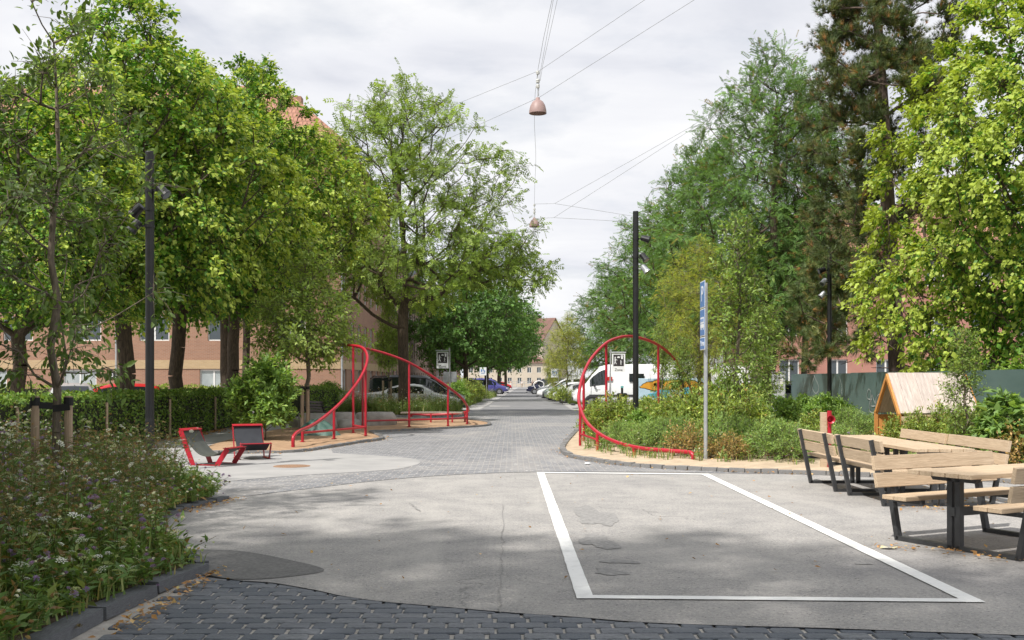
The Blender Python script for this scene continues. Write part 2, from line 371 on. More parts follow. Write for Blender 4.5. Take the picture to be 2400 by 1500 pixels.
# grey granite sett carriageway in the middle distance
s2 = [G(430, 1185), G(520, 1172), G(610, 1160), G(700, 1149), G(800, 1137), G(900, 1126), G(1000, 1118), G(1100, 1112), G(1258, 1107), G(1500, 1107)]
s2 = spline2(s2, 4, closed=False) + [(4.0, 18.4), (6.0, 18.2), (6, 62), (-2.9, 62), (-4, 44), (-8, 40), (-9, 22), (-7, 16)]
sheet('granite_sett_paving', s2, .010, SETT2)
# pale path and rounded apron
pa = [G(200, 1112), G(330, 1130), G(470, 1134), G(560, 1127), G(700, 1116), G(850, 1107), G(930, 1101), G(975, 1091), G(985, 1083), G(965, 1076), G(900, 1070), G(780, 1063)]
pa = spline2(pa, 5, closed=False) + [(-5.2, 30), (-5.6, 62), (-9.1, 62), (-9.2, 17)]
sheet('pale_path', pa, .014, PATH)
# street beyond the junction with its paved borders
sheet('street', [(-1.75, 57), (3.2, 57), (6.6, 260), (40, 262), (40, 272), (-40, 272), (-40, 258), (1.6, 256)], .018, ASPH2)
for nm, pl in (('left_border', [(-2.9, 57), (-1.8, 57), (1.55, 256), (.2, 256)]), ('right_border', [(3.25, 57), (4.3, 57), (8.2, 256), (6.65, 256)])):
    sheet('paved_' + nm, pl, .022, PATH)
sheet('raised_crossing', [(-1.5, 84), (3.55, 84), (3.7, 92), (-1.35, 92)], .026, PATH)
sheet('road_marking', [(-1.4, 65.5), (-.1, 66.2), (-.1, 67.4), (-1.4, 68.6)], .024, PATH)
# parking bay lines
A, B, C, D = G(1352, 1406), G(1258, 1108), G(1661, 1112), G(2310, 1415)
def line(p, q, w, side):
    p, q = Vector((*p, 0)), Vector((*q, 0)); n = Vector((-(q - p).y, (q - p).x, 0)).normalized() * w * side
    q_ = random.Random(int(w * 1e5) + int(abs(p.x) * 100)); N = 60; nn = n.normalized(); a = [p + (q - p) * i / N + nn * q_.gauss(0, .0014) for i in range(N + 1)]; b_ = [p + n + (q - p) * i / N + nn * q_.gauss(0, .0014) for i in range(N, -1, -1)]
    return [tuple(v.xy) for v in a + b_]
mb = MB().sheet(line(A, B, .125, -1), .0125).sheet(line((A[0] + .12, A[1]), D, .12, 1), .0128).sheet(line((B[0] + .12, B[1]), C, .16, -1), .0128).sheet(line(D, C, .14, 1), .0125)
struct(mb.build('parking_bay_lines', WHITE))
# repair patches, a darker area and a manhole
def blob(cx, cy, rx, ry, rot=0, n=26, seed=0, j=.18):
    q = random.Random(seed); ph = [q.uniform(0, 6.28) for _ in range(4)]; o = []
    for i in range(n):
        a = 6.283 * i / n; k = 1 + j * (math.sin(2 * a + ph[0]) * .5 + math.sin(3 * a + ph[1]) * .5 + math.sin(5 * a + ph[2]) * .35 + math.sin(9 * a + ph[3]) * .2)
        x, y = rx * k * math.cos(a), ry * k * math.sin(a); o.append((cx + x * math.cos(rot) - y * math.sin(rot), cy + x * math.sin(rot) + y * math.cos(rot)))
    return o
PATCH = mat('grey_repair_asphalt', (.34, .33, .32), (.22, .215, .21), rough=.85, scale=24, detail=6, bump=.4, bscale=120)
sheet('dark_asphalt_area', spline2([G(430, 1296), G(500, 1290), G(570, 1294), G(650, 1308), G(760, 1336), G(690, 1352), G(570, 1360), G(480, 1349), G(430, 1330)], 5), .0085, DARKA)  # one darker rounded area laid over the asphalt
for i, (px, py, rx, ry) in enumerate(((1392, 1210, .22, .9), (1430, 1342, .13, .16), (1452, 1318, .16, .10), (1402, 1270, .16, .5), (2025, 1323, .06, .05))):
    x0, y0 = G(px, py); sheet('asphalt_patch', blob(x0, y0, rx, ry, 0, 34, i + 9, .34), .0082 + i * .0003, PATCH)
SEAM = mat('asphalt_seam', (.30, .29, .28), (.23, .225, .22), rough=.9, scale=20)
def seam(name, pts, w, seed, z=.0105):
    q = random.Random(seed); p = spline2([G(*a) for a in pts], 14, closed=False); L = []; Rr = []
    for i, (x, y) in enumerate(p):
        j = q.gauss(0, .008); k = w * q.uniform(.15, 1.1); L.append((x + j - k, y + q.gauss(0, .02))); Rr.append((x + j + k, y))
    mb = MB()
    for i in range(len(p) - 1): mb.add([(*L[i], z), (*Rr[i], z), (*Rr[i + 1], z), (*L[i + 1], z)], [(0, 1, 2, 3)])
    struct(mb.build(name, SEAM))
seam('asphalt_crack', [(1170, 1440), (1176, 1330), (1180, 1250), (1178, 1180)], .006, 1)
seam('asphalt_crack', [(960, 1180), (985, 1200)], .012, 3, .0109)
RUSTY = mat('rusty_iron', (.42, .25, .15), (.26, .16, .10), rough=.8, scale=30, bump=.5, bscale=60)
x0, y0 = G(684, 1094.5); mh = thing('manhole_cover', 'round rusty manhole cover in the pale paving', 'manhole cover', (x0, y0, .016))
MB().lathe([(.34, -.03), (.34, .006), (.30, .006)], 28).build('rim', RUSTY, mh)
mb = MB().lathe([(.295, -.03), (.295, .004), (0, .004)], 28)
for i in range(-4, 5): mb.box((i * .06, 0, .006), (.022, 2 * math.sqrt(max(.0, .27 ** 2 - (i * .06) ** 2)), .004))
mb.build('lid', RUSTY, mh)

# ---- beds and islands
def mound(name, poly, z0, h, m, inset=.8, seed=0, step=.35):
    """raised bed surface following its outline"""
    xs = [p[0] for p in poly]; ys = [p[1] for p in poly]; q = random.Random(seed); V = []; idx = {}; Fc = []
    bm_pts = []
    nx, ny = int((max(xs) - min(xs)) / step) + 2, int((max(ys) - min(ys)) / step) + 2
    ed = np.array(poly); 
    def dist(x, y):
        a = ed; b = np.roll(ed, -1, 0); d = b - a; t = np.clip(((x - a[:, 0]) * d[:, 0] + (y - a[:, 1]) * d[:, 1]) / np.maximum((d ** 2).sum(1), 1e-9), 0, 1)
        c = a + d * t[:, None]; k = np.hypot(c[:, 0] - x, c[:, 1] - y); i = k.argmin(); return k[i], c[i]
    grid = {}
    for i in range(-1, nx + 1):
        for j in range(-1, ny + 1):
            x, y = min(xs) + i * step, min(ys) + j * step; d, c = dist(x, y); ins = inpoly(x, y, poly)
            if ins: grid[i, j] = (x, y, z0 + h * min(1, d / inset) ** .7 + q.uniform(-.012, .012) * min(1, d * 3))
            elif d < step * 1.45: grid[i, j] = (c[0], c[1], z0)
    for k, v in grid.items(): idx[k] = len(V); V.append(v)
    for (i, j) in grid:
        k = [(i, j), (i + 1, j), (i + 1, j + 1), (i, j + 1)]
        if all(a in idx for a in k): Fc.append(tuple(idx[a] for a in k))
    o = MB().add(V, Fc).build(name, m, smooth=True); return struct(o)
def kerb(name, path, l, w, h, m, z=0., jit=.01, closed=False, off=0., seed=1, fall=0., gap=.012):
    """a row of single kerb stones along a path"""
    q = random.Random(seed); root = struct(thing(name, '', '')); del root['label'], root['category']
    pts = [Vector((x, y, 0)) for x, y in path]; acc = 0; seg = []
    for a, b in zip(pts, pts[1:]): seg.append((acc, a, b)); acc += (b - a).length
    def at(s):
        for s0, a, b in reversed(seg):
            if s >= s0: return a + (b - a).normalized() * (s - s0)
        return pts[0]
    s = 0
    meshes = []
    for i in range(6):
        x, y = 1 - q.uniform(0, .06), 1 - q.uniform(0, .10); k = [q.uniform(-.05, .05) for _ in range(8)]
        v = [(-.5 * x, -.5 * y, -.6), (.5 * x, -.5 * y, -.6), (.5 * x, .5 * y, -.6), (-.5 * x, .5 * y, -.6), (-.5 * x + k[0] * .3, -.46 * y, .46), (.5 * x + k[1] * .3, -.46 * y, .46 + k[2]), (.48 * x, .48 * y, .46 + k[3]), (-.48 * x, .48 * y, .46)]
        me = MB().hexa(v).mesh('kerb_stone'); me.materials.append(m); meshes.append(me)
    while s < acc - l * .4:
        L = l * q.uniform(.8, 1.2); p0, p1 = at(s), at(min(s + L, acc)); d = p1 - p0
        if d.length < .03: break
        o = bpy.data.objects.new('kerb_stone', q.choice(meshes)); COL.objects.link(o); o.parent = root
        o.location = ((p0 + p1) / 2) + Vector((0, 0, z + h * .5 + q.uniform(-jit, jit) - fall * s / acc)); o.scale = (d.length - gap, w * q.uniform(.92, 1.05), h)
        o.rotation_euler = (q.gauss(0, .02), q.gauss(0, .02), math.atan2(d.y, d.x) + q.gauss(0, .02)); s += L
    return root
# left flower bed
flower_poly = [(-2.90, 3.5), (-2.90, 6.6), (-2.83, 7.6), (-2.69, 8.9), (-2.9, 9.4), (-3.5, 10.4), (-3.95, 11.6), (-4.22, 12.9), (-3.98, 14.2), (-4.4, 15.2), (-5.2, 16.2), (-6.6, 17.1), (-9.0, 17.8), (-12, 17), (-12, 3.5)]
mound('flower_bed_soil', flower_poly, .06, .10, SOIL, seed=2)
kerb('flower_bed_kerb', [(-2.84, 3.4), (-2.84, 6.6), (-2.77, 7.6), (-2.62, 9.05)], .95, .165, .08, GRAND, seed=5, gap=.006, jit=.004)
kerb('flower_bed_sett_kerb', spline2([(-2.62, 9.05), (-2.85, 9.45), (-3.4, 10.5), (-3.86, 11.7), (-4.10, 12.9), (-3.85, 14.35)], 5, closed=False), .22, .13, .08, GRAND, seed=6, fall=.02)
# sand islands with the left red frame
isl = spline2([G(490, 1063), G(600, 1064), G(700, 1061), G(770, 1051), G(835, 1040), G(895, 1031), G(880, 1020), G(875, 1014), G(960, 1010), G(1060, 1005), G(1145, 998), G(1120, 988), G(1000, 984), G(860, 986), G(740, 996), G(620, 1014), G(500, 1044)], 5)
mound('orange_sand_island', isl, .035, .06, SAND_O, inset=.7, seed=5)
kerb('island_kerb', isl[:70] , .22, .13, .08, GRAN, seed=8)
# right planting bed
bed = [G(1352, 1012), G(1322, 1046), G(1322, 1062), G(1345, 1074), G(1400, 1084), G(1500, 1096), G(1660, 1105), G(1800, 1110), G(1900, 1113), G(2050, 1119), G(2250, 1126), G(2400, 1136)]
bedf = spline2(bed, 5, closed=False)
bed_poly = bedf + [(10.9, 16.2), (10.9, 46), (4.2, 46)]
mound('beige_planting_bed', bed_poly, .045, .09, SAND_B, inset=1.6, seed=6, step=.4)
kerb('planting_bed_kerb', bedf, .24, .14, .085, GRAN, seed=9)
# bed round the ash tree
ashp = spline2([(-8.3, 47.8), (-5, 46.9), (-2.6, 47.2), (-2.1, 49.5), (-2.8, 51.3), (-8.3, 51.3)], 5)
mound('ash_tree_bed', ashp, .05, .08, SOIL, seed=7, step=.4)
kerb('ash_bed_kerb', ashp[:17], .3, .14, .11, GRAN, seed=10)
# ================================================================= TREES
BARK = mat('brown_bark', (.13, .095, .065), (.05, .038, .028), rough=.95, scale=9, detail=8, bump=1, bscale=14, stretch=(3, 3, .6))
BARKL = mat('grey_young_bark', (.22, .18, .135), (.11, .09, .07), rough=.9, scale=10, detail=8, bump=.6, bscale=16, stretch=(3, 3, .8))
BARKP = mat('pine_bark', (.17, .125, .10), (.08, .055, .045), rough=.95, scale=6, detail=8, bump=1, bscale=9, stretch=(3, 3, .7))
LEAFM = vegmat('leaves', .36)
NEEDLEM = vegmat('needles', .15)
MEADOWM = vegmat('meadow_plants', .3)
LB_ = 1.8
def pick(rng, N, cols, w, jit=.18):
    c = LB_ * np.array(cols, float)[rng.choice(len(cols), N, p=np.array(w) / np.sum(w))]
    return np.clip(c * (1 + rng.normal(0, jit, (N, 1))), .004, .9)
def skeleton(trunk, rtrunk, clumps, rng, rise=.5, rtip=.011, ex=2.35, wob=.12):
    N = [np.array(p, float) for p in trunk]; par = [-1] + list(range(len(trunk) - 1)); fixed = len(trunk)
    tr = np.array(trunk); order = np.argsort([np.min(np.linalg.norm(tr - c, axis=1)) for c in clumps]); tips = np.zeros(len(clumps), int)
    for ci in order:
        c = clumps[ci]; A = np.array(N); dv = c - A; hd = np.hypot(dv[:, 0], dv[:, 1]); dd = np.linalg.norm(dv, axis=1)
        pen = np.maximum(0, A[:, 2] - (c[2] - rise * hd)); cost = dd + 1.4 * pen; cost[0:1] += 2
        i = int(cost.argmin()); L = dd[i]; k = max(2, min(6, int(L / .5)))
        ctrl = A[i] + dv[i] * .5 + np.array([0, 0, -.10 * L * rise * 2]) + rng.normal(0, wob * L * .5, 3); p = i
        for s in range(1, k + 1):
            t = s / k; q = (1 - t) ** 2 * A[i] + 2 * t * (1 - t) * ctrl + t * t * c
            if s < k: q = q + rng.normal(0, .03 * L / k, 3)
            N.append(q); par.append(p); p = len(N) - 1
        tips[ci] = p
    N = np.array(N); par = np.array(par); acc = np.zeros(len(N)); acc[tips] = rtip ** ex
    for i in range(len(N) - 1, 0, -1): acc[par[i]] += acc[i]
    r = np.maximum(acc, (rtip * .8) ** ex) ** (1 / ex)
    sc = rtrunk / r[0]; big = np.clip(r / r[0], 0, 1); r = r * (1 + (sc - 1) * big ** .5)
    for i in range(1, fixed): r[i] = min(r[i], r[i - 1])
    A = N[par[1:]]; B = N[1:]; ra = r[par[1:]]; rb = r[1:]; ra = np.minimum(ra, rb * 1.6 + .01) if False else np.where(par[1:] < fixed, np.where(np.arange(1, len(N)) < fixed, ra, np.minimum(ra, rb * 1.5)), np.minimum(ra, rb * 1.5))
    return N, A, B, ra, rb, tips
def wood(A, B, ra, rb):
    out = []
    for lo, hi, n in ((0, .02, 4), (.02, .07, 6), (.07, 9, 10)):
        m = (ra >= lo) & (ra < hi)
        if m.any(): out.append(frusta(A[m], B[m], ra[m], rb[m], n))
    return out
def env_clumps(rng, n, z0, z1, R, prof, lump=.25, shell=.55, mind=.5, off=(0, 0), center=None):
    """clump centres filling an uneven crown envelope"""
    ph = rng.uniform(0, 6.28, 8); out = np.zeros((0, 3)); tries = 0
    while len(out) < n and tries < n * 60:
        tries += 1; t = rng.uniform(0, 1); a = rng.uniform(0, 6.283)
        k = 1 + lump * (math.sin(2 * a + ph[0] + 3 * t) * .5 + math.sin(3 * a + ph[1] - 5 * t) * .5 + math.sin(5 * a + 9 * t + ph[2]) * .4)
        r = R * prof(t) * k * rng.uniform(0, 1) ** shell * .98
        if rng.uniform() > .25 + .75 * prof(t): continue
        p = np.array([r * math.cos(a) + off[0] * t, r * math.sin(a) + off[1] * t, z0 + (z1 - z0) * t])
        if len(out) and np.min(np.linalg.norm(out - p, axis=1)) < mind * (1 if tries < n * 20 else .6): continue
        out = np.vstack([out, p])
    return out
def foliage(rng, clumps, center, T, TF, ntw, nlf, rc, size, cols, w, droop=.4, twdroop=.25, upb=.25, spread=.06, width=1., twr=.005, jit=.18, bright=None, flat=.75, outw=.6, tmin=.15, lr=(.45, 1.25), nsd=.75):
    C = np.repeat(clumps, ntw, 0); N = len(C); o = C - center; o[:, 2] *= .6; out = nrm(o)
    d = nrm(out * outw + rng.normal(0, nsd, (N, 3)) * [1, 1, flat] + [0, 0, upb]); L = rc * rng.uniform(*lr, N)[:, None]
    mid = C + d * L * .55; tip = C + d * L + np.array([0, 0, -1]) * L * twdroop * rng.uniform(.4, 1.3, (N, 1))
    wd = [frusta(np.r_[C, mid], np.r_[mid, tip], np.r_[np.full(N, twr * 1.4), np.full(N, twr)], np.r_[np.full(N, twr), np.full(N, twr * .5)], 3)]
    t = np.tile(np.linspace(tmin, 1, nlf), N) + rng.uniform(-.06, .06, N * nlf); t = t[:, None]
    C2, M2, T2 = (np.repeat(a, nlf, 0) for a in (C, mid, tip)); o2 = np.repeat(out, nlf, 0); dd = nrm(T2 - C2)
    pos = np.where(t < .55, C2 + (M2 - C2) * t / .55, M2 + (T2 - M2) * (t - .55) / .45) + rng.normal(0, spread, (N * nlf, 3))
    ld = nrm(dd * .55 + rng.normal(0, .6, (N * nlf, 3)) + o2 * .3 + [0, 0, -droop]); nn = nrm(np.array([0, 0, .9]) + o2 * .55 + rng.normal(0, .45, (N * nlf, 3)))
    s = size * np.clip(np.exp(rng.normal(-.05, .28, N * nlf)), .45, 1.7); V, Fc = scatter(T, TF, pos, ld, nn, s, width)
    col = pick(rng, N * nlf, cols, w, jit)
    cl = np.repeat(np.repeat(1 + rng.normal(0, .13, len(clumps)), ntw), nlf)[:, None]; col = col * cl
    if bright is not None: col = bright(col, pos, rng, t[:, 0])
    return wd, (V, Fc, np.repeat(col, len(T), 0))
def tree(name, label, cat, loc, wparts, leaf, bark=None, lm=None, group=None, rz=0, scale=None, leafname='crown'):
    root = thing(name, label, cat, loc, rz, group)
    V, Fc, _ = join(wparts) if len({p[1].shape[1] for p in wparts}) == 1 else (None, None, None)
    link('trunk', npmesh('trunk', V, Fc), bark or BARK, root, smooth=True)
    V, Fc, Cc = join(leaf); link(leafname, npmesh(leafname, V, Fc, Cc), lm or LEAFM, root)
    if scale is not None: root.scale = scale if hasattr(scale, '__len__') else (scale,) * 3
    return root
def flare(h, r, base=1.5, n=9, lean=(0, 0), wob=.03, rng=None):
    return [(lean[0] * t + (rng.normal(0, wob) if rng is not None and 0 < t < 1 else 0), lean[1] * t + (rng.normal(0, wob) if rng is not None and 0 < t < 1 else 0), h * t - .05) for t in np.linspace(0, 1, n)]
def linden(seed, Ht=12., Rr=3.7, z0=3.2, nc=230, ntw=13, nlf=16, size=.13, yellow=.50, dense=1.):
    rng = np.random.default_rng(seed)
    prof = lambda t: (max(0, math.sin(math.pi * min(1, (t + .18) / 1.2) ** .85))) ** .75 if t < .97 else .2
    cl = env_clumps(rng, nc, z0, Ht - .5, Rr - .4, prof, lump=.42, shell=.30, mind=.86)
    tr = flare(Ht * .82, .2, n=12, wob=.06, rng=rng)
    N, A, B, ra, rb, tips = skeleton(tr, .21, cl, rng, rise=.75)
    cen = np.array([0, 0, (z0 + Ht) / 2 - 1])
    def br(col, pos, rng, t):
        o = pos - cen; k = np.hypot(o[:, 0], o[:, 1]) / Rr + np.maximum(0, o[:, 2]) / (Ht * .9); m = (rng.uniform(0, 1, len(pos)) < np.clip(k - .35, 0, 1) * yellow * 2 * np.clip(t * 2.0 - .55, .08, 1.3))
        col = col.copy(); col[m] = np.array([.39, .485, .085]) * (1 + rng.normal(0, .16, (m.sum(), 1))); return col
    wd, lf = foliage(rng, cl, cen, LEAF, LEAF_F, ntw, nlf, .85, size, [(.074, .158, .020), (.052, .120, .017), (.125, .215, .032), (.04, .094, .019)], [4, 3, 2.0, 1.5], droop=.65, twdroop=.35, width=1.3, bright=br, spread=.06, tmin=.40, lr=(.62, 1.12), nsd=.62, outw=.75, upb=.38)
    return wood(A, B, ra, rb) + [], wd, lf
def mk(name, label, cat, loc, res, **k):
    w, wd, lf = res; return tree(name, label, cat, loc, w + wd, [lf], **k)
# ---- lindens behind the hedge
LG = 'linden trees in a row behind the hedge'
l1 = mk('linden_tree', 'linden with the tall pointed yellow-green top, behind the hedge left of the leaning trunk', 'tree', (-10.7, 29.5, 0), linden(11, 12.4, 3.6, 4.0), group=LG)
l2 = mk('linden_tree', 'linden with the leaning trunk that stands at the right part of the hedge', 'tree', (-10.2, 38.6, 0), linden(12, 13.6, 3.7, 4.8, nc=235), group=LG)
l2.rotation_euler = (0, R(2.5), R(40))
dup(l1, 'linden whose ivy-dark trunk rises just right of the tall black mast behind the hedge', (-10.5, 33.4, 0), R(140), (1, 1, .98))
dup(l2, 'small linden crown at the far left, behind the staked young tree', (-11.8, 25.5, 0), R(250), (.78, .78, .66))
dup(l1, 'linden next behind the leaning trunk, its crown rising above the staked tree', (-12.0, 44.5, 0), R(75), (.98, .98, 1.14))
# ---- the big ash in the middle
rng = np.random.default_rng(5)
def ash():
    prof = lambda t: max(.05, (math.sin(math.pi * min(1, .10 + .90 * t) ** .8)) ** .62)
    cl = env_clumps(rng, 320, 5.4, 15.0, 4.9, prof, lump=.30, shell=.40, mind=.62)
    low = [(rng.uniform(2.2, 6.4), rng.uniform(-2.5, 2.5), rng.uniform(6.0, 8.4)) for _ in range(48)] + [(rng.uniform(-4.0, -1.2), rng.uniform(-2, 2), rng.uniform(6.4, 8.4)) for _ in range(12)]
    cl = np.vstack([cl, np.array(low)])
    tr = [(0, 0, -.1), (.02, 0, .8), (.03, 0, 1.8), (.0, 0, 3.0), (-.02, 0, 4.0), (.0, .1, 4.9), (.1, .2, 6.2), (.0, .1, 8), (-.2, 0, 10), (-.1, 0, 12)]
    lm = [(-1.4, .2, 6.2), (-2.6, .3, 8.0), (1.1, -.3, 6.0), (2.2, -.2, 7.8), (3.0, .1, 6.6), (-.8, -.8, 7), (.9, 1, 8), (-2.2, -.3, 5.4)]
    N, A, B, ra, rb, tips = skeleton(tr, .25, np.vstack([cl, lm]), rng, rise=.55, rtip=.013)
    T, TF = compound(4, .17, .34)
    wd, lf = foliage(rng, cl, np.array([.3, 0, 8.]), T, TF, 7, 6, .85, .29, [(.145, .205, .040), (.11, .165, .033), (.185, .25, .05), (.08, .13, .028)], [4, 3, 2, 1], droop=.35, twdroop=.18, upb=.35, spread=.05, twr=.007, jit=.14)
    base = frusta(np.array([[0, 0, -.1]]), np.array([[.02, 0, .55]]), np.array([.36]), np.array([.255]), 12)
    return wood(A, B, ra, rb) + [base], wd, lf
mk('ash_tree', 'large open-crowned ash tree in the middle with a dark forked trunk', 'tree', (PX(945, 48.8), 48.8, 0), ash())
# ---- street trees further along the left
def broad(seed, Ht, Rr, z0, nc, size, cols, w, ntw=8, nlf=7, T=LEAF, TF=LEAF_F, rc=.9, rt=.2, droop=.4, width=1., prof=None, lump=.35, outw=.6, upb=.25, shell=.42, mind=.7, rise=.6, twd=.2, jit=.16, lean=(0, 0), twr=.006, rtip=.012):
    rng = np.random.default_rng(seed)
    prof = prof or (lambda t: max(.08, math.sin(math.pi * min(1, .14 + .86 * t)) ** .6))
    cl = env_clumps(rng, nc, z0, Ht - rc * .5, Rr - rc * .4, prof, lump=lump, shell=shell, mind=mind, off=lean)
    tr = flare(Ht * .85, rt, n=12, wob=.05, rng=rng, lean=lean)
    N, A, B, ra, rb, tips = skeleton(tr, rt, cl, rng, rise=rise, rtip=rtip)
    wd, lf = foliage(rng, cl, np.array([0, 0, z0 + (Ht - z0) * .4]), T, TF, ntw, nlf, rc, size, cols, w, droop=droop, twdroop=twd, upb=upb, width=width, outw=outw, jit=jit, twr=twr)
    return wood(A, B, ra, rb), wd, lf
st = mk('street_tree', 'dark round-crowned street tree right behind the zone sign on the left', 'tree', (PX(1092, 84), 84, 0), broad(31, 11.8, 4.9, 3.4, 300, .26, [(.058, .118, .028), (.082, .15, .036), (.042, .09, .022)], [3, 2, 1]), group='street trees along the left side')
dup(st, 'street tree leaning over the roadway, second behind the zone sign', (PX(1140, 108), 108, 0), R(120), (1.12, 1.12, 1.0))
dup(st, 'street tree with its crown reaching furthest over the road, near the far junction', (PX(1170, 140), 140, 0), R(230), (1.22, 1.22, 1.05))
dup(st, 'last street tree on the left before the far building', (PX(1185, 190), 190, 0), R(20), 1.25)
dup(st, 'street tree against the brown facade, left of the zone sign', (PX(1062, 104), 104, 0), R(310), (.7, .7, .8))
# ---- honey locusts on the right
TL, TLF = compound(6, .10, .22)
lo = mk('locust_tree', 'tall honey locust left of the pine, its fine-leaved crown reaching highest', 'tree', (PX(1800, 47), 47, 0),
        broad(41, 16.6, 4.9, 4.2, 320, .36, [(.075, .14, .035), (.10, .175, .045), (.055, .11, .03), (.16, .12, .03)], [4, 3, 2, .35], ntw=8, nlf=6, T=TL, TF=TLF, rc=.95, rt=.26, lump=.5, shell=.5, prof=lambda t: max(.1, (1 - t) ** .55 * (min(1, t * 4 + .55))), rise=.45, twd=.08, upb=.3, droop=.2, outw=.8, lean=(.4, 0)), group='locust trees on the right')
dup(lo, 'honey locust leaning left over the black mast', (PX(1655, 53), 53, 0), R(120), (.92, .92, .84))
dup(lo, 'lower honey locust behind the white van roof', (PX(1560, 68), 68, 0), R(200), (1.0, 1.0, .80))
dup(lo, 'farthest honey locust on the right, nearest the sky gap over the street', (PX(1440, 88), 88, 0), R(280), (1.0, 1.0, .66))
dup(lo, 'second trunk of fine-leaved locust squeezed between the tall locust and the pine', (PX(1890, 49), 49.5, 0), R(20), (.55, .55, .95))
# mistletoe ball in the locust
rng = np.random.default_rng(77)
# ---- pine
def pine():
    rng = np.random.default_rng(51); Ht = 17.5
    tr = [(-.02 * 0 + .5 * (1 - t), 0, Ht * t - .05) for t in np.linspace(0, 1, 16)]
    cl = []
    for i in range(430):
        t = rng.uniform(.16, 1); a = rng.uniform(0, 6.283); Rm = 3.8 * (1 - (t - .16) * .72) * (1 + .35 * math.sin(3 * a + 11 * t)); r = Rm * rng.uniform(.15, 1) ** .6
        if t < .45 and math.cos(a) > -.2 and rng.uniform() < .75: continue
        if t < .62 and math.sin(a) < -.15 and math.cos(a) > -.45: continue
        cl.append((r * math.cos(a) + .5 * (1 - t), r * math.sin(a), Ht * t - .18 * r))
    cl = np.array(cl)
    N, A, B, ra, rb, tips = skeleton(tr, .27, cl, rng, rise=-.15, rtip=.013)
    k = 16; V = []; Fc = []
    for i in range(k):
        a = 6.283 * i / k; u = rng.uniform(.2, 1.0); d = np.array([math.cos(a) * u, .75, math.sin(a) * u]); d /= np.linalg.norm(d); s = np.cross(d, [0, 1, .01]); s /= np.linalg.norm(s); o = len(V)
        V += [d * .05 + s * .035, d * .05 - s * .035, d]; Fc.append((o, o + 1, o + 2))
    wd, lf = foliage(rng, cl, np.array([0, 0, 8.]), np.array(V), np.array(Fc), 7, 9, .62, .22, [(.062, .085, .028), (.045, .066, .024), (.095, .10, .03), (.17, .09, .03)], [4, 3, 2, .7], droop=-.35, twdroop=-.15, upb=.2, spread=.07, twr=.010, jit=.15)
    dead = rng.uniform(2, 6, 16); A2 = np.c_[np.full(16, .4), np.zeros(16), dead]; an = rng.uniform(0, 6.28, 16); B2 = A2 + np.c_[np.cos(an) * rng.uniform(.6, 2.2, 16), np.sin(an), -rng.uniform(-.3, .9, 16)]
    return wood(A, B, ra, rb) + [frusta(A2, B2, np.full(16, .03), np.full(16, .008), 5)], wd, lf
pt = mk('pine_tree', 'tall dark pine with a bare reddish trunk behind the green hoarding', 'tree', (PX(2075, 36), 36, 0), pine(), bark=BARKP, lm=NEEDLEM)
pt.rotation_euler = (0, R(-1.5), 0)
# ---- right linden, yellow green in full sun
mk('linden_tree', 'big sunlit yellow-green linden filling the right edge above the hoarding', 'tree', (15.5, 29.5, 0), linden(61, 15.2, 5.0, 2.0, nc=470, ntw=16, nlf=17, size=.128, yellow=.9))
# ---- young trees
YG = [(.12, .175, .04), (.085, .14, .03), (.17, .225, .06)]
yt = mk('young_tree', 'staked slim young tree with narrow leaves rising from the flower bed at left', 'tree', (PX(126, 12), 12, .1), broad(71, 6.3, 1.6, 1.6, 78, .088, [(.075, .12, .03), (.055, .09, .025), (.10, .15, .04)], [3, 3, 1], ntw=7, nlf=7, T=LEAF8, TF=LEAF8_F, rc=.42, rt=.046, width=.6, mind=.26, lump=.35, prof=lambda t: max(.08, (1 - t) ** .5 * min(1, .45 + t * 2)), rise=.55, shell=.6, droop=.35, twr=.0035, rtip=.0055), bark=BARKL)
mid = mk('young_tree', 'staked young tree with light airy foliage beside the left red frame', 'tree', (PX(722, 31.5), 31.5, 0), broad(72, 5.7, 1.9, 2.35, 150, .12, [(.17, .24, .055), (.13, .19, .045), (.22, .28, .07)], [3, 2, 2], ntw=8, nlf=8, rc=.5, rt=.065, mind=.28, prof=lambda t: max(.05, (1 - t) ** .75 * min(1, .6 + t * 3)), shell=.5, rise=.4, width=.8, droop=.3, twr=.0045, rtip=.008), bark=BARKL)
dup(mid, 'slim staked sapling with hanging bright leaves left of the ash trunk', (PX(912, 51.2), 51.2, .05), R(90), (.52, .52, 1.02))
yl = mk('feathery_tree', 'feathery yellow-green young tree behind the parking sign', 'tree', (PX(1642, 34), 34, 0), broad(73, 6.2, 1.55, 1.9, 135, .15, [(.26, .27, .045), (.20, .23, .04), (.14, .19, .04)], [3, 3, 2], ntw=9, nlf=9, T=compound(4, .07, .22)[0], TF=compound(4, .07, .22)[1], rc=.55, rt=.06, mind=.28, shell=.55, rise=-.1, twd=.35, lump=.3, twr=.004, rtip=.008), bark=BARKL)
dup(yl, 'bright green conical sapling on the right side of the far street', (PX(1330, 76), 76, 0), R(70), (1.0, 1.0, 1.05))
dup(yl, 'smaller pale sapling just behind the conical one on the far street', (PX(1295, 96), 96, 0), R(170), (.6, .6, .72))
sl = mk('slender_tree', 'slender multi-stemmed green tree in the planting bed right of the parking sign', 'tree', (PX(1730, 25), 25, .08), broad(74, 5.6, .9, .8, 85, .11, YG, [3, 3, 2], ntw=7, nlf=8, rc=.42, rt=.05, mind=.22, prof=lambda t: max(.08, (1 - t * .8) ** .6 * min(1, .5 + t)), rise=.9, width=.7, upb=.5, twr=.004, rtip=.008), bark=BARKL)
dup(sl, 'sparse slim sapling inside the right red ring', (PX(1552, 33), 33, .08), R(80), (.45, .45, .62))
dup(sl, 'slim leafy sapling in front of the wooden playhouse roof', (PX(2262, 19.6), 19.6, .08), R(200), (.55, .55, .46))
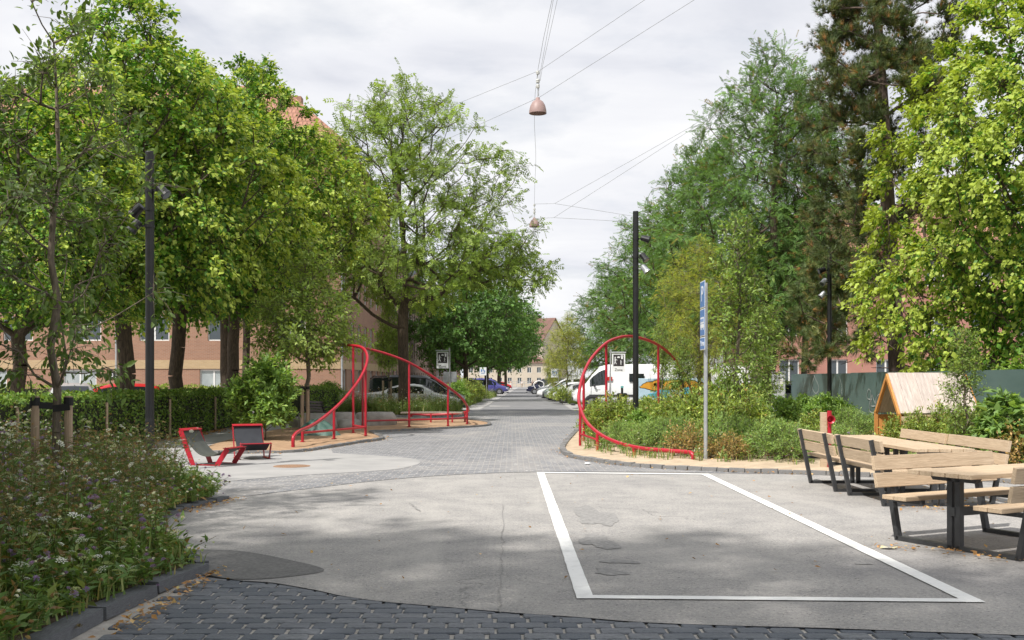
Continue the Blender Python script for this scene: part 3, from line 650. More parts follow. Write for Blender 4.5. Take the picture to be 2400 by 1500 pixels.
dup(sl, 'green bushy young tree at the back of the bed left of the grey mesh fence', (PX(1790, 39), 39, .05), R(140), (1.1, 1.1, .8))
# ---- trees beside and behind the camera that shade the foreground
nb = mk('near_linden_tree', 'near linden whose large-leaved branches hang in at the top left corner', 'tree', (-10.6, 8.0, .1), broad(81, 9.6, 5.1, 3.1, 330, .145, [(.085, .145, .03), (.06, .11, .025), (.13, .20, .045)], [3, 2, 1], ntw=8, nlf=9, T=LEAF8, TF=LEAF8_F, rc=.8, rt=.2, width=1.05, mind=.55, shell=.45, droop=.45, lump=.3, prof=lambda t: max(.1, math.sin(math.pi * min(1, .22 + .8 * t)) ** .6)))
dup(nb, 'tree behind the viewpoint on the left that shades the paving', (-8.4, 2.4, 0), R(160), (1, 1, 1.4))
dup(nb, 'tree far left outside the view shading the flower bed', (-14.5, 12.5, 0), R(60), (1.05, 1.05, 1.1))
dup(nb, 'tree behind the viewpoint whose shade falls by the bay', (-4.8, 1.4, 0), R(250), (.95, .95, 1.5))
dup(nb, 'tree behind the viewpoint at the right whose shade reaches the front setts', (-.4, -1.0, 0), R(20), (1, 1, 1.5))
dup(sl, 'thin sapling just left of the parking sign pole', (PX(1600, 26), 26, .08), R(230), (.5, .5, .48))
dup(sl, 'leafy sapling right of the slender tree, before the mesh fence', (PX(1775, 29), 29, .08), R(290), (.75, .75, .62))
dup(l2, 'linden in front of the brick corner, under the orange tile roof', (-12.6, 50.5, 0), R(10), (.82, .82, 1.24))
# ================================================================= BUILDINGS
def brick_extra(c1, c2, mort, sc=1., bw=.24, rh=.075):
    def f(m, t, b, r, mp):
        L = t.links.new; br = t.nodes.new('ShaderNodeTexBrick'); br.inputs['Scale'].default_value = 1
        br.inputs['Brick Width'].default_value = bw; br.inputs['Row Height'].default_value = rh; br.inputs['Mortar Size'].default_value = .008; br.inputs['Bias'].default_value = 0
        br.inputs['Color1'].default_value = (*c1, 1); br.inputs['Color2'].default_value = (*c2, 1); br.inputs['Mortar'].default_value = (*mort, 1)
        sp = t.nodes.new('ShaderNodeSeparateXYZ'); L(mp.outputs[0], sp.inputs[0]); ad = t.nodes.new('ShaderNodeMath'); ad.operation = 'ADD'; L(sp.outputs[0], ad.inputs[0]); L(sp.outputs[1], ad.inputs[1])
        cb = t.nodes.new('ShaderNodeCombineXYZ'); L(ad.outputs[0], cb.inputs[0]); L(sp.outputs[2], cb.inputs[1]); L(cb.outputs[0], br.inputs['Vector'])
        L(mixn(t, br.outputs[0], r.outputs[0], .4), b.inputs['Base Color'])
    return f
BRICK = mat('red_brown_brick', (.34, .19, .125), (.26, .14, .095), rough=.9, scale=.6, detail=8, extra=brick_extra((.36, .19, .12), (.27, .14, .09), (.36, .30, .25)))
BRICKB = mat('brown_street_brick', (.27, .17, .125), (.21, .13, .10), rough=.9, scale=.5, detail=8, extra=brick_extra((.28, .17, .12), (.21, .125, .09), (.30, .25, .21)))
BRICKY = mat('yellow_brick', (.48, .35, .20), (.40, .28, .16), rough=.9, scale=.8, detail=8, extra=brick_extra((.50, .36, .20), (.40, .28, .15), (.45, .38, .30)))
PINKB = mat('pink_render', (.45, .23, .18), (.38, .18, .145), rough=.9, scale=.7, detail=8)
CREAM = mat('cream_render', (.54, .475, .38), (.47, .41, .33), rough=.9, scale=.3, detail=6)
FRAMEW = mat('white_window_frame', (.78, .78, .76), (.68, .68, .67), rough=.5, scale=4)
PANE = glass('window_pane', (.05, .065, .075), .06)
CURT = mat('curtained_pane', (.42, .46, .46), (.30, .34, .35), rough=.25, scale=1.5, detail=3, spec=.8)
def tile_extra(m, t, b, r, mp):
    L = t.links.new; w = t.nodes.new('ShaderNodeTexBrick'); w.inputs['Scale'].default_value = 1; w.inputs['Brick Width'].default_value = .24; w.inputs['Row Height'].default_value = .34; w.inputs['Mortar Size'].default_value = .03
    w.inputs['Color1'].default_value = (.42, .21, .14, 1); w.inputs['Color2'].default_value = (.32, .15, .10, 1); w.inputs['Mortar'].default_value = (.15, .06, .035, 1)
    L(mp.outputs[0], w.inputs['Vector']); L(mixn(t, w.outputs[0], r.outputs[0], .45), b.inputs['Base Color'])
    bp = t.nodes.new('ShaderNodeBump'); bp.inputs['Distance'].default_value = .05; bp.invert = True; L(w.outputs['Fac'], bp.inputs['Height']); L(bp.outputs[0], b.inputs['Normal'])
TILE = mat('red_roof_tile', (.42, .23, .16), (.29, .15, .11), rough=.85, scale=.9, detail=8, extra=tile_extra)
ZINC = mat('grey_standing_seam', (.34, .36, .39), (.27, .29, .31), rough=.45, scale=.6, metal=.3)
DARKM = mat('dark_metal', (.05, .05, .055), rough=.5, scale=5)
GREYM = mat('galvanised_steel', (.50, .52, .54), (.40, .42, .44), rough=.4, scale=8, metal=.5)
def wall_holes(mb, o, u, W, Ht, rects, depth, nrm_):
    """wall face with real window recesses; o lower corner, u along, rects (u0,u1,z0,z1)"""
    o, u, n = Vector(o), Vector(u).normalized(), Vector(nrm_).normalized(); Z = Vector((0, 0, 1))
    us = sorted({0, W} | {r[0] for r in rects} | {r[1] for r in rects}); zs = sorted({0, Ht} | {r[2] for r in rects} | {r[3] for r in rects})
    q = lambda a, z, d=0: o + u * a + Z * z - n * d
    for i in range(len(us) - 1):
        for j in range(len(zs) - 1):
            cu, cz = (us[i] + us[i + 1]) / 2, (zs[j] + zs[j + 1]) / 2
            if any(r[0] < cu < r[1] and r[2] < cz < r[3] for r in rects): continue
            mb.add([q(us[i], zs[j]), q(us[i + 1], zs[j]), q(us[i + 1], zs[j + 1]), q(us[i], zs[j + 1])], [(0, 1, 2, 3)])
    for (a, b, c, d) in rects:
        mb.add([q(a, c), q(b, c), q(b, d), q(a, d), q(a, c, depth), q(b, c, depth), q(b, d, depth), q(a, d, depth)], [(0, 4, 5, 1), (1, 5, 6, 2), (2, 6, 7, 3), (3, 7, 4, 0)])
    return q
def window(root, q, r, depth, panes=2, pane=None, fw=.07, frame=None):
    a, b, c, d = r; f = MB(); dd = depth * .75
    def bx(u0, u1, z0, z1, d0, d1): 
        f.hexa([q(u0, z0, d0), q(u1, z0, d0), q(u1, z0, d1), q(u0, z0, d1), q(u0, z1, d0), q(u1, z1, d0), q(u1, z1, d1), q(u0, z1, d1)])
    e = .004
    bx(a + e, b - e, c + e, c + fw, dd - .05, dd); bx(a + e, b - e, d - fw, d - e, dd - .05, dd); bx(a + e, a + fw, c + fw, d - fw, dd - .05, dd); bx(b - fw, b - e, c + fw, d - fw, dd - .05, dd)
    for k in range(1, panes):
        m = a + (b - a) * k / panes; bx(m - fw * .7, m + fw * .7, c + fw, d - fw, dd - .045, dd - .005)
    w = f.build('window', frame or FRAMEW, root, world=True)
    g = MB()
    for k in range(panes):
        u0, u1 = a + (b - a) * k / panes + .03, a + (b - a) * (k + 1) / panes - .03
        g.add([q(u0, c + .03, dd - .02), q(u1, c + .03, dd - .02), q(u1, d - .03, dd - .02), q(u0, d - .03, dd - .02)], [(0, 1, 2, 3)])
    o = root.location; g.v = [(v[0] - o.x, v[1] - o.y, v[2] - o.z) for v in g.v]; g.build('pane', pane or PANE, w); return w
def hip_roof(mb, x0, x1, y0, y1, z, h, ov=.45, hip=(1, 1, 1, 1), th=.15):
    x0 -= ov; x1 += ov; y0 -= ov; y1 += ov
    if (x1 - x0) > (y1 - y0):
        k = (y1 - y0) / 2; a, b = (x0 + k * .8, (y0 + y1) / 2, z + h), (x1 - k * .8, (y0 + y1) / 2, z + h)
        c = [(x0, y0, z), (x1, y0, z), (x1, y1, z), (x0, y1, z)]
        mb.add(c + [a, b], [(0, 1, 5, 4), (1, 2, 5), (2, 3, 4, 5), (3, 0, 4)])
    else:
        k = (x1 - x0) / 2; a, b = ((x0 + x1) / 2, y0 + k * .8, z + h), ((x0 + x1) / 2, y1 - k * .8, z + h)
        c = [(x0, y0, z), (x1, y0, z), (x1, y1, z), (x0, y1, z)]
        mb.add(c + [a, b], [(0, 1, 4), (1, 2, 5, 4), (2, 3, 5), (3, 0, 4, 5)])
    mb.box(((x0 + x1) / 2, (y0 + y1) / 2, z - th / 2 - .01), (x1 - x0, y1 - y0, th))
# ---- brick apartment building on the left (south front + street wing)
bl = thing('apartment_building', 'long red-brown brick apartment building with yellow band and orange tile roof, behind the lindens', 'building', (-9.8, 61, 0))
mb = MB(); W1 = 40; rects = []; u = lambda px: PX(px, 61) + 49.8
gr = [(0 - 60, 16), (148, 226), (468, 534), (612, 652), (-330, -250), (-180, -110)]
for a, b in gr: rects.append((u(a), u(b), .75, 2.25))
door = (u(276), u(306), 0.02, 2.3); rects.append(door)
for fl in range(1, 5):
    for k in range(10): x = 1.2 + k * 3.9; rects.append((x, x + 1.7, 1.0 + fl * 2.9, 2.4 + fl * 2.9))
q1 = wall_holes(mb, (-49.8, 61, 0), (1, 0, 0), W1, 15, rects, .18, (0, -1, 0))
rects2 = []
for fl in range(5):
    for k in range(8): y = 1.0 + k * 2.95; rects2.append((y, y + 1.15, .9 + fl * 2.9, 2.3 + fl * 2.9))
q2 = wall_holes(mb, (-9.8, 61, 0), (0, 1, 0), 25, 15, rects2, .18, (1, 0, 0))
mb.add([(-9.8, 86, 0), (-21, 86, 0), (-21, 86, 15), (-9.8, 86, 15), (-49.8, 73, 0), (-49.8, 61, 0), (-49.8, 61, 15), (-49.8, 73, 15)], [(0, 1, 2, 3), (4, 5, 6, 7)])
mb.build('wall', BRICK, bl, world=True)
for r in rects:
    if r is door: continue
    window(bl, q1, r, .18, pane=CURT if (r[2] < 1 and random.random() < .7) else PANE)
for r in rects2: window(bl, q2, r, .18, panes=1)
o = window(bl, q1, door, .18, panes=2, frame=mat('dark_door_frame', (.20, .16, .12), rough=.5)); o.name = 'door'
mb = MB().box((-9.8 - 20, 60.985, 2.55), (40.0, .05, .50)); mb.box((-9.785, 73.5, 2.55), (.05, 25, .50)); mb.build('brick_band', BRICKY, bl, world=True)
mb = MB(); hip_roof(mb, -49.8, -9.8, 61, 73, 15.15, 5.0); mb.build('roof', TILE, bl, world=True)
mb = MB(); hip_roof(mb, -21.0, -9.82, 61.05, 86, 15.12, 4.6); mb.build('roof', TILE, bl, world=True)
for cx, cy in ((-28, 67), (-38, 67), (-15.5, 76)): MB().box((cx, cy, 20.6), (1.1, .8, 2.4)).build('chimney', BRICK, bl, world=True)
mb = MB().tube([(-9.7, 60.86, 0), (-9.7, 60.86, 14.9)], .06, 8).build('downpipe', GREYM, bl, world=True)
mb = MB().tube([(-22.6, 60.9, 0), (-22.6, 60.9, 14.9)], .06, 8).build('downpipe', GREYM, bl, world=True)
pl = MB().box((PX(260, 60.9), 60.95, 1.93), (.42, .04, .36)).build('number_plate', mat('black_plate', (.02, .02, .025), rough=.4), bl, world=True)
tm = text_mesh('43', .28); t = link('number', tm, FRAMEW, pl); t.location = Vector((PX(260, 60.9), 60.925, 1.93)) - bl.location; t.rotation_euler = (R(90), 0, 0)
# ---- grey-roofed neighbour and the brick house with scaffolding further on
def row_house(label, x, y0, y1, eave, wallm, roofm, mans, fl, wsp=2.8, group='facades along the left side of the street'):
    r = thing('row_building', label, 'building', (x, y0, 0), group=group); mb = MB(); rr = []
    for f in range(fl):
        k = 0
        while 1 + k * wsp + 1.2 < (y1 - y0): rr.append((1 + k * wsp, 2.2 + k * wsp, 1.0 + f * 2.9, 2.5 + f * 2.9)); k += 1
    q = wall_holes(mb, (x, y0, 0), (0, 1, 0), y1 - y0, eave, rr, .18, (1, 0, 0))
    mb.add([(x, y0, 0), (x - 11, y0, 0), (x - 11, y0, eave), (x, y0, eave)], [(0, 1, 2, 3)]); mb.build('wall', wallm, r, world=True)
    for w in rr: window(r, q, w, .18, panes=1)
    mb = MB(); a, b = x + .3, x - 11; i, j = x - 1.3, x - 9.5
    mb.add([(a, y0, eave), (a, y1, eave), (i, y1, eave + mans), (i, y0, eave + mans), (b, y0, eave), (b, y1, eave), (j, y1, eave + mans), (j, y0, eave + mans)], [(0, 1, 2, 3), (3, 2, 6, 7), (4, 7, 6, 5), (0, 3, 7, 4), (1, 5, 6, 2)])
    rf = mb.build('roof', roofm, r, world=True)
    if roofm is ZINC:
        sm = MB(); y = y0 + .4
        while y < y1: sm.bar((a + .02, y, eave + .05), (i + .02, y, eave + mans), .05, .05); y += .7
        sm.build('roof_seam', ZINC, r, world=True)
    return r
row_house('brown facade with a grey standing-seam mansard roof beyond the brick corner', -10.0, 88, 128, 11.6, BRICKB, ZINC, 3.6, 4)
sc_b = row_house('red brick facade with scaffolding far down the left side', -10.4, 131, 215, 11.4, BRICK, TILE, 3.2, 4, 3.0)
mb = MB()
for k in range(9): mb.tube([(-9.3, 132 + k * 2.5, 0), (-9.3, 132 + k * 2.5, 13)], .04, 5)
for z in (2.2, 4.2, 6.2, 8.2, 10.2, 12.2): mb.tube([(-9.3, 132, z), (-9.3, 152, z)], .035, 5); mb.box((-9.75, 142, z - .9), (.7, 20, .05))
sf = mb.build('scaffold', GREYM); tag(sf, 'steel pole scaffold standing against the far red brick facade', 'scaffold')
# ---- cream building closing the street
ce = thing('gabled_building', 'cream gabled building with brown-red roof closing the far end of the street', 'building', (PX(1300, 300), 300, 0), R(-38))
def gable(root, L, Wd, eave, h, wm, rm, rects_s, rects_g):
    mb = MB(); qs = wall_holes(mb, (-L, -Wd / 2, 0), (1, 0, 0), L, eave, rects_s, .2, (0, -1, 0)); qg = wall_holes(mb, (0, -Wd / 2, 0), (0, 1, 0), Wd, eave, rects_g, .2, (1, 0, 0))
    mb.add([(0, -Wd / 2, eave), (0, Wd / 2, eave), (0, 0, eave + h), (-L, -Wd / 2, eave), (-L, Wd / 2, eave), (-L, 0, eave + h), (-L, -Wd / 2, 0), (-L, Wd / 2, 0), (0, Wd / 2, 0)], [(0, 1, 2), (3, 5, 4), (6, 3, 4, 7), (7, 4, 1, 8)])
    w = mb.build('wall', wm, root)
    r = MB(); e = .5
    for s in (-1, 1): r.add([(.4, s * (Wd / 2 + e), eave - .3), (-L - .4, s * (Wd / 2 + e), eave - .3), (-L - .4, 0, eave + h + .1), (.4, 0, eave + h + .1), (.4, s * (Wd / 2 + e), eave - .05), (-L - .4, s * (Wd / 2 + e), eave - .05), (-L - .4, 0, eave + h + .4), (.4, 0, eave + h + .4)], [(0, 1, 2, 3), (4, 5, 6, 7), (0, 1, 5, 4), (0, 3, 7, 4), (1, 2, 6, 5)])
    rf = r.build('roof', rm, root); return qs, qg, rf
TILEB = mat('brown_roof_tile', (.20, .115, .095), (.145, .08, .065), rough=.9, scale=.5, detail=8)
rs_ = [(1.5 + k * 3.2, 2.9 + k * 3.2, 1.2 + f * 3, 2.8 + f * 3) for k in range(5) for f in range(4)]; rg_ = [(1.6, 2.8, 1.2 + f * 3, 2.8 + f * 3) for f in range(4)]
_save = ce.location.copy()
qs, qg, rf = gable(ce, 18, 11.5, 12.8, 6.2, CREAM, TILEB, rs_, rg_)
def local_window(root, q, r, **k):
    l = root.location.copy(); root.location = (0, 0, 0); w = window(root, q, r, .2, **k); root.location = l; return w
for r in rs_: local_window(ce, qs, r)
for r in rg_: local_window(ce, qg, r)
MB().box((-9, 0, 19.4), (5.4, 4.6, 2.0)).build('stair_tower', BRICKB, ce)
mb = MB()
for k in range(12):
    for s in (-1, 1): mb.tube([(-11.7 + k * .49, s * 2.3, 20.4), (-11.7 + k * .49, s * 2.3, 21.5)], .05, 4)
for s in (-1, 1): mb.tube([(-11.7, s * 2.3, 21.5), (-6.3, s * 2.3, 21.5)], .05, 4)
mb.tube([(-10.5, 0, 20.4), (-10.5, 0, 25)], .05, 4); mb.build('roof_railing', DARKM, ce)
c2 = thing('low_building', 'pale cream low building with white windows behind the far crossing', 'building', (PX(1090, 285), 285, 0))
mb = MB(); rr = [(1 + k * 2.6, 2.1 + k * 2.6, 1 + f * 2.8, 2.5 + f * 2.8) for k in range(8) for f in range(2)]; x0 = c2.location.x
q = wall_holes(mb, (x0, 285, 0), (1, 0, 0), 22, 6.4, rr, .2, (0, -1, 0)); mb.add([(x0 + 22, 285, 0), (x0 + 22, 295, 0), (x0 + 22, 295, 6.4), (x0 + 22, 285, 6.4)], [(0, 1, 2, 3)]); mb.build('wall', CREAM, c2, world=True)
for r in rr: window(c2, q, r, .2, panes=2)
mb = MB(); hip_roof(mb, x0, x0 + 22, 285, 296, 6.5, 3); mb.build('roof', TILEB, c2, world=True)
# ---- pink house behind the hoarding on the right
pk = thing('pink_house', 'pinkish red house with tile roof half hidden behind the pine', 'building', (PX(1780, 64), 64, 0)); x0 = pk.location.x
mb = MB(); rr = [(1.2 + k * 2.9, 2.4 + k * 2.9, 1.3 + f * 3, 2.9 + f * 3) for k in range(6) for f in range(3)]
q = wall_holes(mb, (x0, 64, 0), (1, 0, 0), 19, 9.4, rr, .2, (0, -1, 0)); mb.add([(x0, 64, 0), (x0, 75, 0), (x0, 75, 9.4), (x0, 64, 9.4)], [(3, 2, 1, 0)]); mb.build('wall', PINKB, pk, world=True)
for r in rr: window(pk, q, r, .2, panes=2)
mb = MB(); hip_roof(mb, x0, x0 + 19, 64, 75, 9.5, 3.6); mb.build('roof', TILE, pk, world=True)
MB().box((PX(2032, 68), 69.5, 14.2), (.9, .9, 3.6)).build('chimney', GREYM, pk, world=True)
# ---- green hoarding and the mesh fence
HOARD = mat('dark_green_hoarding', (.105, .165, .16), (.082, .135, .132), rough=.42, scale=1.6, detail=8, stretch=(1, .5, 1.6), spec=.6)
ho = thing('green_hoarding', 'dark green plywood hoarding with white scribbled tags along the right side', 'hoarding', (10.98, 16, 0))
rng_ = random.Random(4); y = 12.6
while y < 41.5:
    MB().box((11.0 + rng_.uniform(-.012, .012), y + 1.22, .93 + rng_.uniform(-.012, .012)), (.022, 2.43, 1.86)).build('panel', HOARD, ho, world=True)
    MB().box((11.06, y + .05, .92), (.07, .09, 1.84)).build('post', mat('grey_timber', (.3, .26, .2), rough=.9), ho, world=True); y += 2.45
TAGW = mat('white_spray_paint', (.72, .76, .76), (.6, .65, .65), rough=.7)
def scribble(pts, w=.022, xo=10.975):
    pts = spline([(0, a, b) for a, b in pts], 7); mb = MB()
    for a, b in zip(pts, pts[1:]):
        d = (b - a); 
        if d.length < 1e-5: continue
        d.normalize(); n = Vector((0, -d.z, d.y)) * w / 2; a2, b2 = a - d * w * .3, b + d * w * .3
        mb.add([(xo, p.y, p.z) for p in (a2 - n, b2 - n, b2 + n, a2 + n)], [(0, 1, 2, 3)])
    return mb
def hp(px, py):   # point on the hoarding face seen at this place
    d = 10.975 * F_ / (px - CX); return (d, H_ + (HY - py) * d / F_)
sc1 = [hp(*p) for p in ((2043, 936), (2034, 934), (2032, 922), (2036, 912), (2041, 920), (2040, 936), (2037, 950), (2039, 964), (2049, 966), (2053, 952), (2047, 935), (2043, 926), (2042, 950), (2050, 951))]
sc2 = [hp(*p) for p in ((2052, 952), (2053, 935), (2060, 924), (2064, 930), (2058, 945), (2052, 965), (2044, 972), (2043, 994))]
sc3 = [hp(*p) for p in ((1910, 880), (1903, 905), (1912, 922), (1919, 908), (1908, 880))]
sc4 = [hp(*p) for p in ((1966, 882), (1973, 905), (1970, 935))]
for s_, nm in ((sc1, 1), (sc2, 1), (sc3, .6), (sc4, .5)): scribble(s_, .03 * nm).build('spray_tag', TAGW, ho, world=True)
MESHW = mat('white_mesh_sheet', (.62, .66, .70), (.5, .54, .58), rough=.6, scale=5)
for k, (y0, y1) in enumerate(((41.8, 43.9), (44.0, 46.4))):
    mf = thing('site_fence', ['grey wire site fence panel next to the green hoarding', 'farther grey wire site fence panel with a pale sheet'][k], 'fence', (10.7 - k * .3, y0, 0), group='site fence panels'); x = mf.location.x
    mb = MB()
    for a, b in (((x, y0, .1), (x, y0, 1.98)), ((x, y1, .1), (x, y1, 1.98)), ((x, y0, 1.96), (x, y1, 1.96)), ((x, y0, .14), (x, y1, .14))): mb.tube([a, b], .02, 6)
    mb.build('frame', GREYM, mf, world=True); mb = MB(); n = int((y1 - y0) / .1)
    for i in range(n): mb.tube([(x, y0 + i * .1, .14), (x, y0 + i * .1, 1.96)], .003, 3, cap=False)
    for i in range(9): mb.tube([(x, y0, .2 + i * .2), (x, y1, .2 + i * .2)], .003, 3, cap=False)
    mb.build('wire_mesh', GREYM, mf, world=True)
    MB().box((x + .02, (y0 + y1) / 2, 1.0), (.006, y1 - y0 - .1, 1.75)).build('sheet', MESHW, mf, world=True)
    MB().box((x - .012, y0 + .5, 1.55), (.01, .45, .30)).build('sign_plate', FRAMEW, mf, world=True)
    MB().box((x, y0, .06), (.5, .22, .12)).build('foot', GRAN, mf, world=True)
# ================================================================= STREET FURNITURE
RED = mat('red_paint', (.46, .012, .030), (.36, .010, .024), rough=.36, scale=3, detail=4, spec=.6)
BLACK = mat('black_powder_coat', (.013, .0135, .015), (.009, .009, .010), rough=.45, scale=8)
BLACKT = mat('charcoal_steel', (.045, .047, .05), (.03, .031, .034), rough=.5, scale=10)
def wood_extra(c3):
    def f(m, t, b, r, mp):
        L = t.links.new; mp2 = t.nodes.new('ShaderNodeMapping'); L(mp.outputs[0], mp2.inputs[0]); oi = t.nodes.new('ShaderNodeObjectInfo'); L(oi.outputs['Random'], mp2.inputs['Location'])
        g = noise(t, mp2, 3, 6, .65, 1.6); c = mixn(t, r.outputs[0], (*c3, 1), ramp(t, g, .48, .62, (0, 0, 0, 1), (.7, .7, .7, 1)))
        h = mixn(t, c, (1.25, 1.2, 1.15, 1), oi.outputs['Random'], 'MULTIPLY'); L(mixn(t, c, h, .45), b.inputs['Base Color'])
    return f
LARCH = mat('larch_planks', (.58, .455, .32), (.47, .36, .245), rough=.65, scale=2.5, detail=8, bump=.25, bscale=8, stretch=(1, 12, 12), extra=wood_extra((.40, .29, .19)))
LARCHY = mat('larch_planks_across', (.62, .44, .28), (.50, .34, .20), rough=.65, scale=2.5, detail=8, bump=.25, bscale=8, stretch=(12, 1, 12), extra=wood_extra((.42, .27, .15)))
ROOFW = mat('weathered_roof_boards', (.56, .49, .44), (.40, .34, .30), rough=.8, scale=2.0, detail=9, bump=.3, bscale=8, stretch=(10, 1, 1), extra=wood_extra((.36, .30, .27)))
ORANGEW = mat('orange_oiled_boards', (.62, .30, .085), (.50, .22, .06), rough=.6, scale=2.0, detail=8, stretch=(9, 9, 1), extra=wood_extra((.42, .17, .05)))
STAKE = mat('round_pine_stake', (.46, .34, .24), (.33, .24, .17), rough=.85, scale=4, detail=7, bump=.4, bscale=12, stretch=(5, 5, .8))
STRAP = mat('black_tree_strap', (.015, .015, .016), rough=.7)
# ---- black masts with spotlights
def mast(label, px, d, top, dia, spots, group='black spotlight masts'):
    x = PX(px, d); r = thing('light_mast', label, 'mast', (x, d, 0), group=group)
    MB().lathe([(dia * .54, 0), (dia * .54, .9), (dia * .5, .95), (dia * .5, top - .02), (dia * .46, top), (0, top)], 16).build('pole', BLACK, r, smooth=False)
    for z, a, tilt, mtl in spots:
        MB().lathe([(dia * .52, -.03), (dia * .56, -.03), (dia * .56, .03), (dia * .52, .03)], 16, (0, 0, z)).build('clamp', BLACK, r)
        dx, dy = math.cos(a), math.sin(a)
        mb = MB().bar((dx * dia * .5, dy * dia * .5, z), (dx * (dia * .5 + .12), dy * (dia * .5 + .12), z), .04, .03)
        dirv = Vector((dx * math.cos(tilt), dy * math.cos(tilt), -math.sin(tilt))); c = Vector((dx * (dia * .5 + .16), dy * (dia * .5 + .16), z))
        s = mb.tube([c - dirv * .10, c - dirv * .09, c + dirv * .08, c + dirv * .13], [.05, .075, .085, .10], 12).build('spotlight', GREYM if mtl else BLACK, r)
        MB().tube([c + dirv * .131, c + dirv * .133], [.085, .085], 12).build('lens', PANE, s)
    mb = MB().tube(spline([(dia * .52, 0, top * .62), (dia * .8, -.02, top * .58), (dia * .55, 0, top * .54)], 5), .008, 4); mb.build('cable', BLACK, r)
    return r
mast('tall black spotlight mast in front of the lindens on the left', 351, 18.7, P(351, 355, 18.7)[2], .15, ((P(0, 447, 18.7)[2], -.2, .8, 0), (P(0, 490, 18.7)[2], 2.9, .7, 0), (P(0, 530, 18.7)[2], 3.5, .9, 0)))
mast('black spotlight mast standing in the planting bed inside the right red ring', 1490, 27.8, P(0, 495, 27.8)[2], .15, ((P(0, 560, 27.8)[2], -.3, .3, 0), (P(0, 603, 27.8)[2], -.6, .9, 0), (P(0, 630, 27.8)[2], -.4, .9, 1)))
mast('black spotlight mast in front of the green hoarding', 1944, 34.5, P(0, 580, 34.5)[2], .14, ((P(0, 633, 34.5)[2], 3.2, .4, 0), (P(0, 660, 34.5)[2], 3.6, .8, 1), (P(0, 690, 34.5)[2], 3.3, .8, 1)))
mast('thin black mast behind the staked tree left of the red frame', 665, 36, 5.6, .12, ((4.6, 0, .8, 0),))
mast('far black mast half hidden in the trees right of the parking sign', 1781, 45, 5.8, .14, ((5.0, 2.8, .8, 0), (4.2, .3, .8, 1)))
# ---- left red tube frame
lf = thing('red_tube_gate', 'red curved steel tube structure with low rails on the orange sand island', 'play frame', (PX(857, 29.2), 29.2, 0))
main = [(687, 1056, 24.5), (687, 1030, 24.5), (690, 1020, 24.6), (702, 1010, 25), (740, 992, 26.4), (790, 952, 27.8), (830, 907, 28.8), (852, 872, 29.4), (861, 843, 29.8), (857, 823, 30.2), (845, 813, 30.5), (828, 810, 30.8), (806, 808, 31.6), (799, 808, 32.4), (808, 809, 33.4), (850, 815, 34.2), (905, 829, 34.7), (959, 850, 35.1), (1005, 877, 35.6), (1050, 907, 36.1), (1080, 931, 36.7), (1094, 950, 37.4), (1098, 962, 38.4), (1090, 966, 39.4), (1060, 970, 40.2), (1000, 972, 40.4), (968, 971, 40.4), (964, 977, 40.4)]
MB().tube(spline([P(*p) for p in main], 6), .041, 10).build('curved_tube', RED, lf, smooth=True, world=True)
for px, d, yt in ((709, 26.3, 1008), (783, 27.8, 958), (857, 29.5, 866), (828, 30.8, 812), (850, 34.2, 817), (959, 35.1, 852), (1050, 36.1, 909), (1095, 37.4, 952), (1090, 39.2, 967)):
    x, y, z = P(px, yt, d); MB().tube([(x, y, 0), (x, y, z)], .035, 10).lathe([(.07, .1), (.07, .112), (.035, .114)], 12, (x, y, 0)).build('post', RED, lf, world=True)
for pl in (((709, 26.3), (783, 27.8), (857, 29.5), (828, 30.8)), ((860, 34.3), (959, 35.1), (1050, 36.1), (1095, 37.4), (1090, 39.2))):
    MB().tube([(PX(a, d), d, .32) for a, d in pl], .028, 8).build('low_rail', RED, lf, world=True)
for k in range(4):
    pts = spline([(PX(940, 38.6) , 38.6 + k * .13, .45), (PX(1010, 39), 39 + k * .13, .45), (PX(1085, 38.9), 38.7 + k * .13, .45)], 5); mb = MB()
    for a, b in zip(pts, pts[1:]): mb.bar(a, b, .11, .045)
    mb.build('seat_slat', mat('grey_weathered_wood', (.36, .31, .26), (.25, .21, .18), rough=.85, scale=3, stretch=(1, 8, 8)), lf, world=True)
for px in (960, 1010, 1060): MB().tube([(PX(px, 38.9), 38.9, 0), (PX(px, 38.9), 38.9, .42)], .03, 8).build('seat_leg', RED, lf, world=True)
# ---- right red ring
rf_ = thing('red_tube_ring', 'red steel tube rising from a low rail into a tall ring round the right bed', 'play frame', (PX(1486, 21.4), 21.4, 0))
ring = [(1625, 1091, 20.2), (1625, 1072, 20.2), (1620, 1062, 20.25), (1606, 1059, 20.4), (1550, 1055, 20.8), (1500, 1050, 21.4), (1450, 1038, 22.2), (1410, 1020, 23), (1380, 995, 24), (1365, 970, 24.8), (1357, 940, 25.5), (1359, 910, 26.2), (1370, 870, 27), (1390, 835, 28), (1421, 804, 29), (1448, 792, 29.8), (1475, 788, 30.4), (1510, 795, 31.2), (1543, 809, 32), (1575, 835, 33), (1601, 873, 34), (1625, 925, 35), (1645, 978, 36)]
MB().tube(spline([P(*p) for p in ring], 6), .041, 10).build('curved_tube', RED, rf_, smooth=True, world=True)
for px, d, yt in ((1360, 25, 960), (1400, 23.2, 1017), (1486, 21.6, 1050), (1368, 27, 880), (1421, 29, 806), (1543, 32, 811), (1601, 34, 875)):
    x, y, z = P(px, yt, d); MB().tube([(x, y, 0), (x, y, z)], .035, 10).build('post', RED, rf_, world=True)
MB().tube([(PX(1360, 25), 25, .36), (PX(1400, 23.2), 23.2, .32)], .026, 8).build('low_rail', RED, rf_, world=True)
